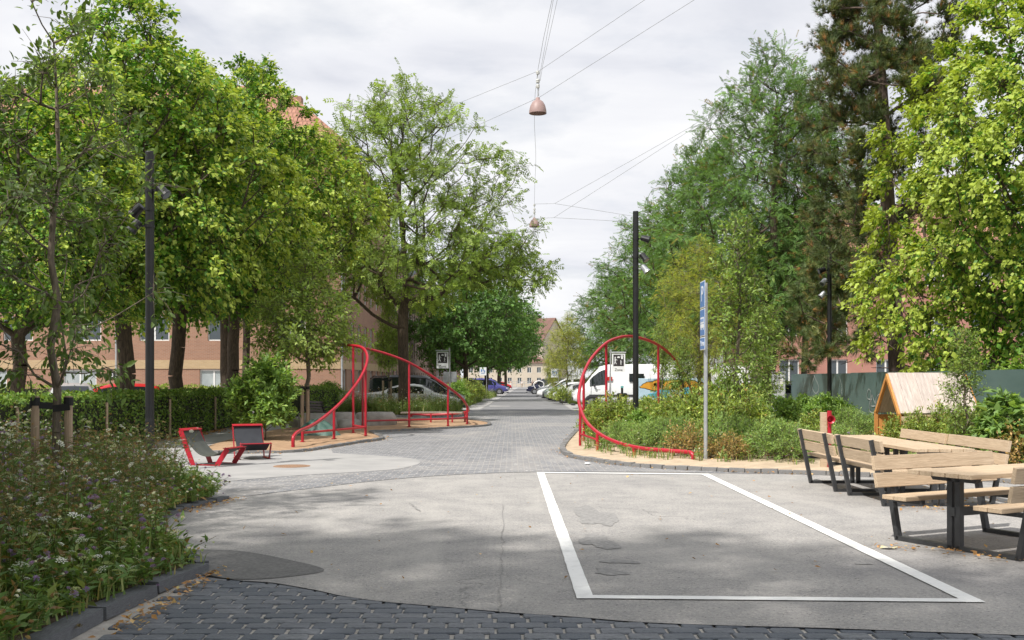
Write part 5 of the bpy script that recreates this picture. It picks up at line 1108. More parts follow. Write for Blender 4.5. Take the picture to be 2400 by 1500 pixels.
def car(label, kind, m, loc, rz, cat='car', wr=None, group='parked cars', glassmat=None):
    S = SHAPES[kind]; xs = [s[0] for s in S]; L = xs[-1]; r = thing('parked_' + ('van' if kind == 'van' else 'car'), label, cat, loc, rz, group)
    def sec(x):
        return [float(np.interp(x, xs, [s[k] for s in S])) for k in range(1, 6)]
    mb = MB(); rings = []; X = sorted(set(xs + [a for g in GLZ[kind][0] for a in g])); n = 0
    for x in X:
        zl, zb, zt, w, wt = sec(x)
        half = [(w * .86, zl), (w * .98, zl + .10), (w, (zl + zb) * .5), (w * .985, zb - .10), (w * .955, zb), (wt + (w * .955 - wt) * .12, zb + (zt - zb) * .86), (wt * .86, zt - .005), (wt * .4, zt + .012)]
        rings.append([(x - L / 2, a, z) for a, z in half] + [(x - L / 2, -a, z) for a, z in reversed(half)])
    k = len(rings[0]); fs = []
    for i in range(len(rings) - 1):
        for j in range(k): fs.append((i * k + j, (i + 1) * k + j, (i + 1) * k + (j + 1) % k, i * k + (j + 1) % k))
    fs += [tuple(range(k)), tuple(range((len(rings) - 1) * k, len(rings) * k))[::-1]]
    body = mb.add([v for q in rings for v in q], fs).build('body', m, r, smooth=True)
    md = body.modifiers.new('split', 'EDGE_SPLIT'); md.split_angle = R(38)
    def sidept(x, f, s, off=.008):
        zl, zb, zt, w, wt = sec(x); a0, z0 = w * .955, zb; a1, z1 = wt + (w * .955 - wt) * .12, zb + (zt - zb) * .86
        return (x - L / 2, s * (a0 + (a1 - a0) * f + off), z0 + (z1 - z0) * f)
    gm = glassmat or CGLASS
    for s in (-1, 1):
        for x0, x1 in GLZ[kind][0]:
            q = [x0 + (x1 - x0) * i / 6 for i in range(7)]; lo = [sidept(x, .10, s) for x in q]; hi = [sidept(x, .93, s) for x in q]
            MB().add(lo + hi, [(i, i + 1, 8 + i, 7 + i) for i in range(6)]).build('side_window', gm, r)
    def across(x0, x1, nm):
        vs = []; q = [x0 + (x1 - x0) * i / 5 for i in range(6)]
        for x in q:
            zl, zb, zt, w, wt = sec(x)
            for a in (-.84, -.4, 0, .4, .84): vs.append((x - L / 2 + (.012 if x1 > L / 2 else -.012), wt * a, zt + .022 + .012 * (1 - abs(a))))
        MB().add(vs, [(i * 5 + j, i * 5 + j + 1, i * 5 + j + 6, i * 5 + j + 5) for i in range(5) for j in range(4)]).build(nm, gm, r)
    across(*GLZ[kind][1], 'windscreen')
    if GLZ[kind][2]: across(*GLZ[kind][2], 'rear_window')
    wr = wr or {'sedan': .33, 'hatch': .31, 'mpv': .34, 'van': .36}[kind]
    for wx in GLZ[kind][3]:
        w = sec(wx)[3]
        for s in (-1, 1):
            MB().lathe([(0, -.004), (wr + .07, -.004), (wr + .07, .004), (0, .004)], 24, (wx - L / 2, s * (w + .004), wr + .02), axis='y').build('wheel_arch', DARKM, r)
            wl = MB().lathe([(0, -.10), (wr * .95, -.10), (wr, -.07), (wr, .07), (wr * .95, .10), (0, .10)], 24, (wx - L / 2, s * (w - .08), wr), axis='y').build('wheel', TYRE, r)
            mb = MB().lathe([(0, -.004), (wr * .64, -.004), (wr * .64, .004), (0, .004)], 20, (wx - L / 2, s * (w + .026), wr), axis='y'); mb.build('rim', RIM, wl)
    zl, zb, zt, w, wt = sec(L - .12); z2 = sec(.06)
    for s in (-1, 1):
        MB().box((L / 2 - .13, s * w * .80, zb - .04), (.16, w * .34, .12), (0, -.1, -s * .35)).build('headlight', LENS, r)
        MB().box((-L / 2 + .06, s * z2[3] * .84, z2[1] - .06), (.08, z2[3] * .28, .16)).build('tail_light', TAIL, r)
        gx = GLZ[kind][0][-1][1] - .25; g = sec(gx); MB().box((gx - L / 2, s * (g[3] + .08), g[1] + .08), (.10, .19, .14)).build('mirror', m if kind != 'van' else DARKM, r, bevel=.03)
        for hx in ([x1 - .15 for x0, x1 in GLZ[kind][0]]): h = sec(hx); MB().box((hx - L / 2 - .35, s * (h[3] + .008), h[1] - .12), (.16, .02, .03)).build('door_handle', m, r)
    bz = sec(L - .02); MB().box((L / 2 - .01, 0, bz[0] + .10), (.06, bz[3] * 1.5, .16)).build('front_grille', DARKM, r)
    MB().box((L / 2 - .02, 0, .24), (.2, w * 1.7, .10)).build('sill', DARKM, r)
    return r
WH = paint('white_car_paint', (.78, .79, .80)); SV = paint('silver_car_paint', (.42, .43, .44)); BK = paint('black_car_paint', (.02, .021, .023), .15); RD = paint('red_car_paint', (.50, .02, .025)); BLU = paint('violet_blue_paint', (.07, .07, .24)); GY = paint('grey_car_paint', (.16, .17, .18)); DKN = paint('navy_paint', (.018, .022, .05)); MINT = paint('pale_mint_paint', (.60, .70, .66))
car('white saloon parked nose to the street behind the ash bed', 'sedan', WH, (PX(965, 53.2), 53.2, .01), 0)
car('black people-carrier parked behind the white saloon', 'mpv', BK, (PX(978, 57.6), 57.6, .01), 0, cat='van')
car('silver hatchback whose roof shows above the hedge', 'hatch', SV, (PX(165, 39), 39, .01), R(115))
car('red car whose roof shows above the hedge', 'hatch', RD, (PX(268, 40), 40, .01), R(200))
car('violet-blue people-carrier parked far down on the left', 'mpv', BLU, (PX(1141, 128), 128, .01), R(-5), cat='car')
car('red car at the far left of the junction', 'hatch', RD, (PX(1175, 200), 200, .01), 0)
car('second red car beyond the far junction fence', 'hatch', RD, (PX(1150, 250), 250, .01), 0)
tv = car('white panel van with painted side parked nose to the street on the right', 'van', WH, (PX(1463, 61.8), 61.8, .01), R(180), cat='van')
for i, (lab, kd, m_, px, d, w) in enumerate((('silver car with its nose out beside the white van', 'hatch', SV, 1335, 76, 0), ('white car third from the white van', 'hatch', WH, 1318, 84, 0), ('pale mint car in the middle of the right-hand row', 'hatch', MINT, 1306, 88, 0), ('white saloon in the right-hand row behind the small signs', 'sedan', WH, 1300, 97, 0), ('grey car in the right-hand row', 'hatch', GY, 1292, 106, 0), ('white car near the far end of the right-hand row', 'hatch', WH, 1284, 116, 0), ('white estate-like van above the right-hand row', 'mpv', WH, 1322, 92, 0))):
    car(lab, kd, m_, (PX(px, d) + .8, d, .01), R(180) + .06 * (i % 3 - 1), group='cars parked nose-out along the right')
nv = car('navy van with a white swirl at the far end of the right-hand row', 'mpv', DKN, (PX(1272, 128) + .6, 128, .01), R(180), cat='van')
sw = spline([(1.5, 0, .7), (1.7, 0, 1.2), (1.2, 0, 1.6), (.6, 0, 1.45), (.5, 0, 1.0), (.9, 0, .85), (1.1, 0, 1.1)], 6); mb = MB()
for a, b in zip(sw, sw[1:]): mb.bar(a + Vector((0, .97, 0)), b + Vector((0, .97, 0)), .02, .16, (0, 1, 0)) if False else mb.tube([a + Vector((0, .955, 0)), b + Vector((0, .955, 0))], .06, 4)
mb.build('swirl_print', FRAMEW, nv)
# white van dressing: sliding door lines, red badge, side window
for x in (-1.15, 1.15, 2.2): MB().box((x - .2, -1.004, 1.35), (.016, .008, 1.7)).build('door_seam', GREYM, tv) ; MB().box((x - .2, 1.004, 1.35), (.016, .008, 1.7)).build('door_seam', GREYM, tv)
MB().box((.95, 1.0, 1.72), (.34, .012, .22)).build('red_emblem', mat('red_print', (.6, .03, .02), rough=.4), tv)
MB().box((-.6, .995, 1.78), (.85, .012, .46)).build('side_window', CGLASS, tv); MB().box((0, 1.002, .75), (4.2, .02, .14)).build('rub_strip', DARKM, tv)
# graffiti painted box trailer behind the ring
OR = mat('orange_graffiti', (.70, .33, .03), rough=.6); LB = mat('pale_blue_panel', (.48, .62, .72), (.40, .55, .66), rough=.55, scale=2); TQ = mat('turquoise_graffiti', (.08, .42, .55), rough=.6); BKP = mat('black_outline_paint', (.02, .02, .02), rough=.6)
gt = thing('box_trailer', 'low box trailer covered in orange and blue graffiti behind the planting bed', 'trailer', (PX(1570, 52.5), 52.5, 0))
MB().box((0, 0, 1.05), (3.3, 1.6, 1.35)).build('box', LB, gt, bevel=.03)
for s in (-.8, .8): MB().lathe([(0, -.1), (.28, -.1), (.3, 0), (.28, .1), (0, .1)], 18, (s, -.72, .3), axis='y').build('wheel', TYRE, gt)
rg = random.Random(5)
def blobf(cx, cz, rx, rz, y, seed, n=26):
    p = blob(cx, cz, rx, rz, 0, n, seed, .3); return MB().add([(a, y, b) for a, b in p], [tuple(range(n))])
for i, (cx, cz, rx, rz) in enumerate(((-.9, 1.38, .62, .20), (-.2, 1.42, .55, .24), (.5, 1.42, .62, .22), (1.15, 1.1, .30, .38), (.95, .8, .28, .26))):
    blobf(cx, cz, rx + .04, rz + .04, -.803, i).build('graffiti_outline', BKP, gt); blobf(cx, cz, rx, rz, -.806, i).build('graffiti_fill', OR, gt)
for i, (cx, cz, rx, rz) in enumerate(((-.6, .95, .5, .2), (.25, .9, .35, .22), (.75, 1.15, .25, .16))): blobf(cx, cz, rx, rz, -.809, i + 20).build('graffiti_fill', (TQ, FRAMEW, TQ)[i], gt)
t3 = car('white flatbed-side van glimpsed behind the parking sign', 'van', WH, (PX(1700, 66), 66, .01), R(180), cat='van')
rb = thing('red_container', 'red plastic container standing behind the parking sign pole', 'container', (PX(1664, 50), 50, 0)); MB().box((0, 0, 1.1), (.36, .4, .62)).build('box', mat('red_plastic', (.55, .03, .025), rough=.45), rb, bevel=.03); MB().box((0, 0, 1.43), (.40, .44, .06)).build('lid', mat('red_plastic', (.55, .03, .025)), rb); MB().tube([(0, 0, 0), (0, 0, .8)], .03, 8).build('post', GREYM, rb)
car('dark car behind the mesh fence', 'hatch', GY, (PX(1800, 52), 52, .01), R(160))
# ---- people far down the street
import bmesh
SKIN = mat('skin', (.55, .36, .27), rough=.6)
def person(label, px, d, top, legs, stride=.16, h=1.72):
    root = thing('person', label, 'person', (PX(px, d), d, .02), 0, 'people far down the street')
    k = h / 1.72
    J = {'pel': (0, 0, .95, .13), 'chest': (0, 0, 1.30, .15), 'neck': (0, 0, 1.46, .055), 'head': (0, -.01, 1.58, .095), 'crown': (0, -.01, 1.68, .07),
         'sl': (-.19, 0, 1.40, .06), 'el': (-.25, .03, 1.12, .045), 'hl': (-.24, -.06, .86, .035), 'sr': (.19, 0, 1.40, .06), 'er': (.25, -.02, 1.12, .045), 'hr': (.24, .08, .86, .035),
         'pl': (-.10, 0, .90, .09), 'kl': (-.11, -stride * .6, .49, .06), 'al': (-.11, -stride * .5 + .02, .08, .042), 'fl': (-.11, -stride * .5 - .14, .035, .035),
         'pr': (.10, 0, .90, .09), 'kr': (.11, stride * .3, .49, .06), 'ar': (.11, stride + .06, .09, .042), 'fr': (.11, stride - .06, .035, .035)}
    E_ = [('pel', 'chest'), ('chest', 'neck'), ('neck', 'head'), ('head', 'crown'), ('chest', 'sl'), ('sl', 'el'), ('el', 'hl'), ('chest', 'sr'), ('sr', 'er'), ('er', 'hr'), ('pel', 'pl'), ('pl', 'kl'), ('kl', 'al'), ('al', 'fl'), ('pel', 'pr'), ('pr', 'kr'), ('kr', 'ar'), ('ar', 'fr')]
    for nm, keys, grow, m, par in (('body', list(J), 1.0, SKIN, root), ('shirt', ['pel', 'chest', 'sl', 'sr', 'el', 'er'], 1.12, top, root), ('trousers', ['pel', 'pl', 'pr', 'kl', 'kr', 'al', 'ar'], 1.14, legs, root)):
        ks = keys; bm = bmesh.new(); lay = bm.verts.layers.skin.verify(); vs = []
        for i, a in enumerate(ks): v = bm.verts.new([q * k for q in J[a][:3]]); v[lay].radius = (J[a][3] * k * grow,) * 2; v[lay].use_root = (i == 0); vs.append(v)
        for a, b in E_:
            if a in ks and b in ks: bm.edges.new((vs[ks.index(a)], vs[ks.index(b)]))
        me = bpy.data.meshes.new(nm); bm.to_mesh(me); bm.free(); o = link(nm, me, m, par); o.modifiers.new('skin', 'SKIN'); s = o.modifiers.new('sub', 'SUBSURF'); s.levels = s.render_levels = 1
    MB().lathe([(0, .07), (.07, .05), (.102, 0), (.09, -.05), (.06, -.08)], 12, (0, .015, 1.64 * k)).build('hair', DARKM, root, smooth=True)
    MB().box((0, -.105 * k, 1.57 * k), (.025, .03, .04)).build('nose', SKIN, root)
TW = mat('white_shirt', (.75, .74, .72), rough=.8); TD = mat('dark_coat', (.03, .03, .04), rough=.8); TP = mat('beige_trousers', (.45, .36, .28), rough=.8)
person('person in a white shirt walking in the middle of the far street', 1223, 240, TW, TP); person('person in dark clothes at the right side of the far street', 1248, 215, TD, TD, .2); person('person in pale clothes at the left side of the far street', 1197, 250, TP, TW, .12)
# railing at the far junction
fr = thing('far_railing', 'pale railing across the far end of the street', 'railing', (PX(1120, 276), 276, 0)); mb = MB(); x0, x1 = PX(1120, 276), PX(1255, 276); k = x0
while k < x1: MB().tube([(k, 276, 0), (k, 276, 1.6)], .05, 4).build('post', GREYM, fr, world=True); k += 1.0
for z in (.3, 1.0, 1.55): MB().tube([(x0, 276, z), (x1, 276, z)], .05, 4).build('rail', GREYM, fr, world=True)
# ================================================================= PLANTS
def split(V, Q): return V, np.concatenate([Q[:, [0, 1, 2]], Q[:, [0, 2, 3]]])
def pts_in(rng, poly, n, excl=()):
    p = np.array(poly); lo, hi = p.min(0), p.max(0); out = []
    while len(out) < n:
        q = rng.uniform(lo, hi, (n * 2, 2))
        for x, y in q:
            if inpoly(x, y, poly) and not any(abs(x - e[0]) < e[2] and abs(y - e[1]) < e[3] for e in excl): out.append((x, y))
            if len(out) >= n: break
    return np.array(out)
def col_(n, c): return np.tile(np.array(c, float), (n, 1))
def blades(rng, pos, nb, h, cols, w, wd=.006, bend=.5):
    P0 = np.repeat(pos, nb, 0); N = len(P0); hh = np.repeat(h, nb) * rng.uniform(.5, 1.15, N); a = rng.uniform(0, 6.283, N); dh = np.c_[np.cos(a), np.sin(a), np.zeros(N)]; sd = np.c_[-np.sin(a), np.cos(a), np.zeros(N)]
    P0 = P0 + np.c_[rng.normal(0, .05, (N, 2)), np.zeros(N)]; b = bend * rng.uniform(.2, 1.2, N)[:, None]; hh = hh[:, None]; up = np.array([[0, 0, 1.]]); ww = wd * rng.uniform(.6, 1.6, (N, 1))
    m = P0 + up * hh * .55 + dh * hh * b * .3; t = P0 + up * hh * (1 - .3 * b) + dh * hh * b
    V = np.stack([P0 - sd * ww, P0 + sd * ww, m - sd * ww * .9, m + sd * ww * .9, t], 1).reshape(-1, 3); f = np.array([(0, 1, 2), (1, 3, 2), (2, 3, 4)]); Fc = ((np.arange(N) * 5)[:, None, None] + f).reshape(-1, 3)
    return V, Fc, np.repeat(pick(rng, N, cols, w, .2), 5, 0)
def stems(rng, pos, h, lean=.25, r=.0025, bias=None):
    N = len(pos); a = rng.uniform(0, 6.283, N); l = lean * rng.uniform(0, 1, N) * h
    if bias is not None: a = np.where(bias > rng.uniform(0, 1, N), rng.normal(-.2, .6, N), a); l = l * (1 + 3.2 * bias); h = h * (1 - .35 * bias)
    m = pos + np.c_[np.cos(a) * l * .35, np.sin(a) * l * .35, h * .55]; t = pos + np.c_[np.cos(a) * l, np.sin(a) * l, h]
    V, Q = frusta(np.r_[pos, m], np.r_[m, t], np.full(2 * N, r), np.full(2 * N, r * .8), 3); V, Fc = split(V, Q); return (V, Fc), m, t
k_ = 16; UMB = []; UMBF = []
for i in range(k_):
    a = i * 2.4; r = math.sqrt(i / k_); c = np.array([r * math.cos(a), r * math.sin(a), .25 * (1 - r * r)]); o = len(UMB); s = .22; UMB += [c + [-s, 0, 0], c + [0, -s, .05], c + [s, 0, 0], c + [0, s, .05]]; UMBF += [(o, o + 1, o + 2), (o, o + 2, o + 3)]
UMB = np.array(UMB)[:, [0, 1, 2]]; UMBF = np.array(UMBF)
TUF = []; TUFF = []
for i in range(14):
    a = i * 2.4; e = .2 + 1.1 * (i / 14); d = np.array([math.cos(a) * math.cos(e), math.sin(a) * math.cos(e), math.sin(e)]); s = np.array([-math.sin(a), math.cos(a), 0]) * .28; o = len(TUF); TUF += [d * .1, d * .9 - s, d * .9 + s]; TUFF.append((o, o + 1, o + 2))
TUF = np.array(TUF); TUFF = np.array(TUFF)
def heads(rng, T, TF, pos, size, col, tilt=.35, jit=.12):
    N = len(pos); n = nrm(np.c_[rng.normal(0, tilt, (N, 2)), np.ones(N)]); d = nrm(np.cross(n, rng.normal(0, 1, (N, 3)))); V, Fc = scatter(T, TF, pos, d, n, size * rng.uniform(.6, 1.3, N)); return V, Fc, np.repeat(pick(rng, N, col, [1] * len(col), jit), len(T), 0)
def meadow(name, poly, n, seed, hgt, mix, z=.12, edge=None, label=None):
    rng = np.random.default_rng(seed); xy = pts_in(rng, poly, n); pos = np.c_[xy, np.full(n, z)]; h = hgt(xy) * np.clip(rng.normal(.95, .27, n), .45, 1.75) * (1 + .22 * np.sin(xy[:, 0] * 2.3 + 1) * np.sin(xy[:, 1] * 1.7)); bias = np.zeros(n) if edge is None else np.clip(1 - edge(xy) / .55, 0, 1); pos[:, 2] -= .05 * bias; pw = np.array(mix, float)[None] * np.clip(1 + 1.1 * np.sin(xy[:, :1] * np.array([[1.1, 2.0, 3.1, 2.4, 1.7]]) + np.array([[0, 2, 4, 1, 3]])) * np.sin(xy[:, 1:] * np.array([[1.3, 1.0, 1.9, 2.3, 1.2]]) + np.array([[1, 4, 0, 2, 5]])), .08, 3); pw /= pw.sum(1, keepdims=True); kind = (rng.uniform(0, 1, (n, 1)) > np.cumsum(pw, 1)).sum(1).clip(0, 4); out = []
    G1 = [(.12, .175, .05), (.09, .14, .04), (.18, .20, .07), (.26, .22, .10)]
    out.append(blades(rng, pos, 6, h * (.62 if edge is not None else .8), G1, [3, 3, 2, 1]))
    m = kind >= 1; p = pos[m]; st, mid, tip = stems(rng, p, h[m], bias=bias[m]); out.append((*st, np.repeat(pick(rng, 2 * len(p), [(.10, .12, .04), (.15, .13, .06)], [2, 1]), 6, 0)[:len(st[0])]))
    L = 11; pp = np.repeat(p, L, 0); tt = np.repeat(tip, L, 0); f = rng.uniform(.08, .85, len(pp))[:, None]; lp = pp + (tt - pp) * f + rng.normal(0, .015, pp.shape); d = nrm(rng.normal(0, 1, pp.shape) * [1, 1, .3] + [0, 0, .35]); V, Fc = scatter(LEAF, LEAF_F, lp, d, nrm(np.array([[0, 0, 1.]]) + rng.normal(0, .4, pp.shape)), .10 * rng.uniform(.5, 1.3, len(pp)), .6); out.append((V, Fc, np.repeat(pick(rng, len(pp), [(.11, .175, .05), (.08, .14, .04), (.16, .20, .06), (.22, .14, .06)], [4, 3, 2, .4]), 4, 0)))
    def sub(k): 
        mk_ = kind[m] == k; return tip[mk_]
    t = sub(2); 
    if len(t): out.append(heads(rng, UMB, UMBF, t, .036, [(.50, .51, .46), (.40, .43, .36)], .4))
    t = sub(3)
    if len(t): out.append(heads(rng, TUF, TUFF, t, .03, [(.20, .14, .28), (.25, .17, .32), (.16, .12, .22)], .3)); t2 = t + rng.normal(0, .06, t.shape) - [0, 0, .05]; out.append(heads(rng, TUF, TUFF, t2, .024, [(.15, .10, .21), (.10, .08, .04)], .3))
    t = sub(4)
    if len(t):
        for q in range(3): out.append(heads(rng, TUF, TUFF, t + rng.normal(0, .05, t.shape), .02, [(.28, .20, .10), (.20, .13, .07), (.62, .60, .50)], .5))
    V, Fc, C = join(out); o = link(name, npmesh(name, V, Fc, C), MEADOWM); struct(o, 'stuff'); o['label'] = label; return o
fp = flower_poly
def edist(xy):
    e = np.array([(-2.9, 4), (-2.9, 6.6), (-2.82, 7.6), (-2.68, 8.9), (-2.95, 9.4), (-3.5, 10.4), (-3.9, 11.6), (-4.2, 12.9), (-3.95, 14.2), (-4.4, 15.2), (-5.2, 16.2), (-6.6, 17.0), (-9.0, 17.6)]); a, b = e[:-1], e[1:]; d = b - a
    t = np.clip(((xy[:, None] - a) * d).sum(2) / (d ** 2).sum(1), 0, 1); return np.linalg.norm(xy[:, None] - (a + d * t[..., None]), axis=2).min(1)

def hflow(xy):
    d = np.clip((-xy[:, 0] - 2.7) * .55, 0, 1); k = np.clip(edist(xy) / 1.1, 0, 1) ** .8; return .20 + k * (.40 - .10 * np.clip((xy[:, 1] - 14) / 3, 0, 1))
fp2 = [(-2.91, 5.6), (-2.90, 6.6), (-2.82, 7.6), (-2.68, 8.9), (-2.95, 9.4), (-3.5, 10.4), (-3.9, 11.6), (-4.15, 12.9), (-3.95, 14.25), (-4.4, 15.25), (-5.2, 16.25), (-6.6, 17.0), (-9.0, 17.6), (-9.2, 15.5), (-6.0, 11), (-4.9, 8.0), (-4.4, 5.6)]
meadow('wildflower_meadow', fp2, 6400, 1, hflow, [1.0, 3.0, .85, .9, 1.6], z=.13, edge=edist, label='dense wildflowers with white umbels and purple heads in the left bed')
# wispy dry stems and tall umbels standing out of the bed
def wisps(name, poly, n, seed, h0, h1, label, z=.13):
    rng = np.random.default_rng(seed); xy = pts_in(rng, poly, n); pos = np.c_[xy, np.full(n, z)]; h = rng.uniform(h0, h1, n); out = []
    st, mid, tip = stems(rng, pos, h, lean=.55, r=.0022); out.append((*st, np.repeat(pick(rng, 2 * n, [(.12, .10, .05), (.09, .11, .04)], [2, 1]), 6, 0)[:len(st[0])]))
    for q in range(9):
        f = rng.uniform(.25, 1, (n, 1)); bp = mid + (tip - mid) * f; d = nrm(rng.normal(0, 1, (n, 3)) * [1, 1, .4] + [0, 0, .5]); e = bp + d * rng.uniform(.04, .16, (n, 1)); V, Q = frusta(bp, e, np.full(n, .0014), np.full(n, .001), 3); V, Fq = split(V, Q); out.append((V, Fq, np.repeat(pick(rng, n, [(.12, .10, .05), (.09, .11, .04)], [2, 1]), 6, 0)))
        k = rng.uniform(0, 1, n); out.append(heads(rng, TUF, TUFF, e[k < .6], .014, [(.16, .11, .06), (.20, .15, .08)], .5)); out.append(heads(rng, UMB, UMBF, e[k > .88], .022, [(.36, .37, .33)], .4))
        V, Fq = scatter(LEAF, LEAF_F, bp, d + [0, 0, -.2], nrm(np.array([[0, 0, 1.]]) + rng.normal(0, .4, (n, 3))), .06 * rng.uniform(.5, 1.3, n), .5); out.append((V, Fq, np.repeat(pick(rng, n, [(.08, .13, .035), (.12, .13, .05)], [2, 1]), 4, 0)))
    V, Fc, C = join(out); o = link(name, npmesh(name, V, Fc, C), MEADOWM); struct(o, 'stuff'); o['label'] = label
wisps('dry_flower_stems', [(-2.95, 6.4), (-2.85, 7.6), (-2.8, 8.8), (-3.4, 10.4), (-4.05, 12.8), (-4.2, 14.0), (-5.2, 15.6), (-7.5, 16.6), (-6, 12), (-4.6, 8.5), (-3.9, 6.4)], 420, 31, .45, .95, 'tall wispy dry stems standing out of the left flower bed')
meadow('ash_bed_meadow', [(-8.1, 48), (-5, 47.2), (-2.8, 47.5), (-2.3, 49.5), (-3, 51), (-8.1, 51)], 2400, 2, lambda xy: np.full(len(xy), .66), [3, 1, 2.2, .3, 3.0], z=.12, label='tall straw-coloured wildflowers round the ash trunk')
meadow('left_verge_meadow', [(-6.3, 62), (-2.75, 62), (-2.3, 84), (-6, 84)], 1900, 3, lambda xy: np.full(len(xy), .95), [3, 2, 1.5, .3, 3], z=.02, label='wildflower verge along the left of the far street')
meadow('left_verge_meadow', [(-4.5, 94), (-1.9, 94), (-1.5, 112), (-4.5, 112)], 700, 4, lambda xy: np.full(len(xy), .7), [3, 2, 1, .3, 2], z=.02, label='second wildflower verge farther down the left')
meadow('right_verge_meadow', [(3.9, 72), (6.2, 72), (6.6, 84), (4.2, 84)], 800, 5, lambda xy: np.full(len(xy), .8), [3, 3, .6, .3, 1.5], z=.02, label='wildflower verge before the parked cars on the right')
meadow('bed_ground_cover', [(1.6, 23.5), (2.2, 21), (3.5, 19.8), (5, 19.2), (7.5, 18.2), (10.5, 18), (10.5, 45), (4.4, 45), (2.2, 33)], 2600, 6, lambda xy: np.full(len(xy), .34), [3, 3, .15, .15, .8], z=.10, label='low green ground cover between the shrubs of the right bed')
# ---- hedges
def hedge(label, path, h, w, n, seed, z=0., cols=None):
    rng = np.random.default_rng(seed); a, b = np.array(path[0]), np.array(path[1]); L = np.linalg.norm(b - a); u = (b - a) / L; s = np.array([-u[1], u[0]]); r = thing('hedge', label, 'hedge', (a[0], a[1], z), 0, 'clipped hedges')
    t = rng.uniform(0, L, n); f = rng.uniform(0, 1, n); side = rng.choice([0, 1, 2], n, p=[.45, .25, .30]); off = np.where(side == 2, rng.uniform(-w / 2, w / 2, n), np.where(side == 0, 1, -1) * w / 2); zz = np.where(side == 2, h, rng.uniform(.03, h, n))
    wav = .05 * np.sin(t * 2.1) + .04 * np.sin(t * 5.3 + 1) + .03 * np.sin(t * 11); k = rng.normal(0, .035, n); off = off + np.where(side < 2, np.sign(off) * (k + wav * .6), 0); zz = zz + np.where(side == 2, k + wav * .7, 0)
    pos = np.c_[u[0] * t + s[0] * off, u[1] * t + s[1] * off, zz]; nn = np.where((side == 2)[:, None], np.array([[0, 0, 1.]]), np.c_[s[0] * np.sign(off), s[1] * np.sign(off), np.full(n, .35)]) + rng.normal(0, .4, (n, 3)); d = rng.normal(0, 1, (n, 3)) + [0, 0, .2]
    V, Fc = scatter(LEAF, LEAF_F, pos, d, nrm(nn), .085 * rng.uniform(.6, 1.3, n), 1.1); C = np.repeat(pick(rng, n, cols or [(.10, .165, .03), (.07, .125, .025), (.15, .20, .045)], [3, 3, 1.5], .2), 4, 0)
    link('foliage', npmesh('foliage', V, Fc, C), LEAFM, r)
    MB().bar((0, 0, h / 2 - .03), (u[0] * L, u[1] * L, h / 2 - .03), w - .10, h - .12).build('branch_core', mat('hedge_core', (.03, .035, .015), (.015, .018, .008), rough=.95, scale=8, bump=1), r); return r
h1 = hedge('long clipped green hedge running along the path on the left', ((-9.9, 17.5), (-9.95, 38.6)), 1.24, .8, 34000, 1)
for y_ in (20.4, 24.9, 29.5, 34): MB().tube([(.44, y_ - 17.5, 0), (.44, y_ - 17.5, 1.1)], .035, 8).build('fence_post', STAKE, h1)
hedge('lighter hedge in front of the brick ground-floor windows', ((-30, 45), (-11.5, 45)), 1.36, 1.0, 14000, 2, cols=[(.17, .22, .04), (.12, .18, .035), (.22, .26, .06)])
hedge('short dark hedge piece beside the bicycles', ((-8.6, 41), (-8.2, 47.5)), 1.3, 1.0, 7000, 3)
hedge('clipped hedge behind the mesh fence at right', ((12.2, 52), (18, 52.5)), 1.5, 1.0, 6000, 4)
# ---- shrubs
def shrub(name, label, seed, h, r, nc, size, cols, w, loc, sc=1, width=.8, upb=.5, rc=.26, ntw=6, nlf=8, droop=.1, T=LEAF, TF=LEAF_F, group=None, rise=.9):
    rng = np.random.default_rng(seed); cl = env_clumps(rng, nc, h * .18, h * .88, r * .85, lambda t: max(.25, math.sin(math.pi * min(1, .25 + .75 * t)) ** .7), lump=.35, shell=.55, mind=.12)
    N, A, B, ra, rb, tips = skeleton([(0, 0, -.05), (.01, 0, h * .12), (.0, .01, h * .3), (.01, 0, h * .5)], .018, cl, rng, rise=rise, rtip=.0035)
    wd, lf = foliage(rng, cl, np.array([0, 0, h * .2]), T, TF, ntw, nlf, rc, size, cols, w, droop=droop, twdroop=.05, upb=upb, width=width, spread=.02, twr=.0022, outw=.7)
    o = tree(name, label, 'shrub', loc, wood(A, B, ra, rb) + wd, [lf], bark=BARKL, group=group, leafname='foliage'); o.scale = (sc,) * 3; return o
OLV = [(.17, .225, .05), (.125, .18, .042), (.22, .26, .06), (.24, .15, .05)]; GRN = [(.12, .20, .045), (.09, .155, .036), (.17, .25, .06)]; FINE = [(.15, .23, .065), (.115, .185, .055), (.20, .27, .08)]
SG = 'shrubs in the right planting bed'
s_olv = shrub('olive_shrub', 'yellow-olive shrub tucked against the left posts of the right red ring', 1, 1.15, .62, 70, .075, OLV, [3, 3, 2, .5], (*G(1432, 1045), .08), group=SG)
s_grn = shrub('green_shrub', 'mid-green leafy shrub behind the black bin', 2, 1.25, .6, 70, .10, GRN, [3, 3, 2], (PX(1520, 36), 36, .08), group=SG, sc=.8)
s_fin = shrub('fine_leaved_shrub', 'low fine-leaved bright green shrub at the foot of the black mast in the bed', 3, .62, .48, 80, .05, FINE, [3, 3, 2], (*G(1515, 1068), .08), width=.35, upb=1.0, rc=.20, nlf=12, group=SG)
s_dry = shrub('dry_shrub', 'small dry brownish shrub at the kerb left of the parking sign', 4, .55, .34, 40, .05, [(.30, .20, .08), (.22, .16, .06), (.13, .14, .04)], [3, 2, 2], (*G(1605, 1083), .08), group=SG)
s_big = shrub('round_shrub', 'round bright green shrub in front of the hoarding and its black mast', 5, 1.45, .9, 110, .12, [(.11, .185, .04), (.08, .14, .032), (.16, .235, .06)], [3, 3, 2], (PX(1935, 31), 31, .08), rc=.32, group=SG, sc=.75)
rnd = random.Random(12); cnt = 0
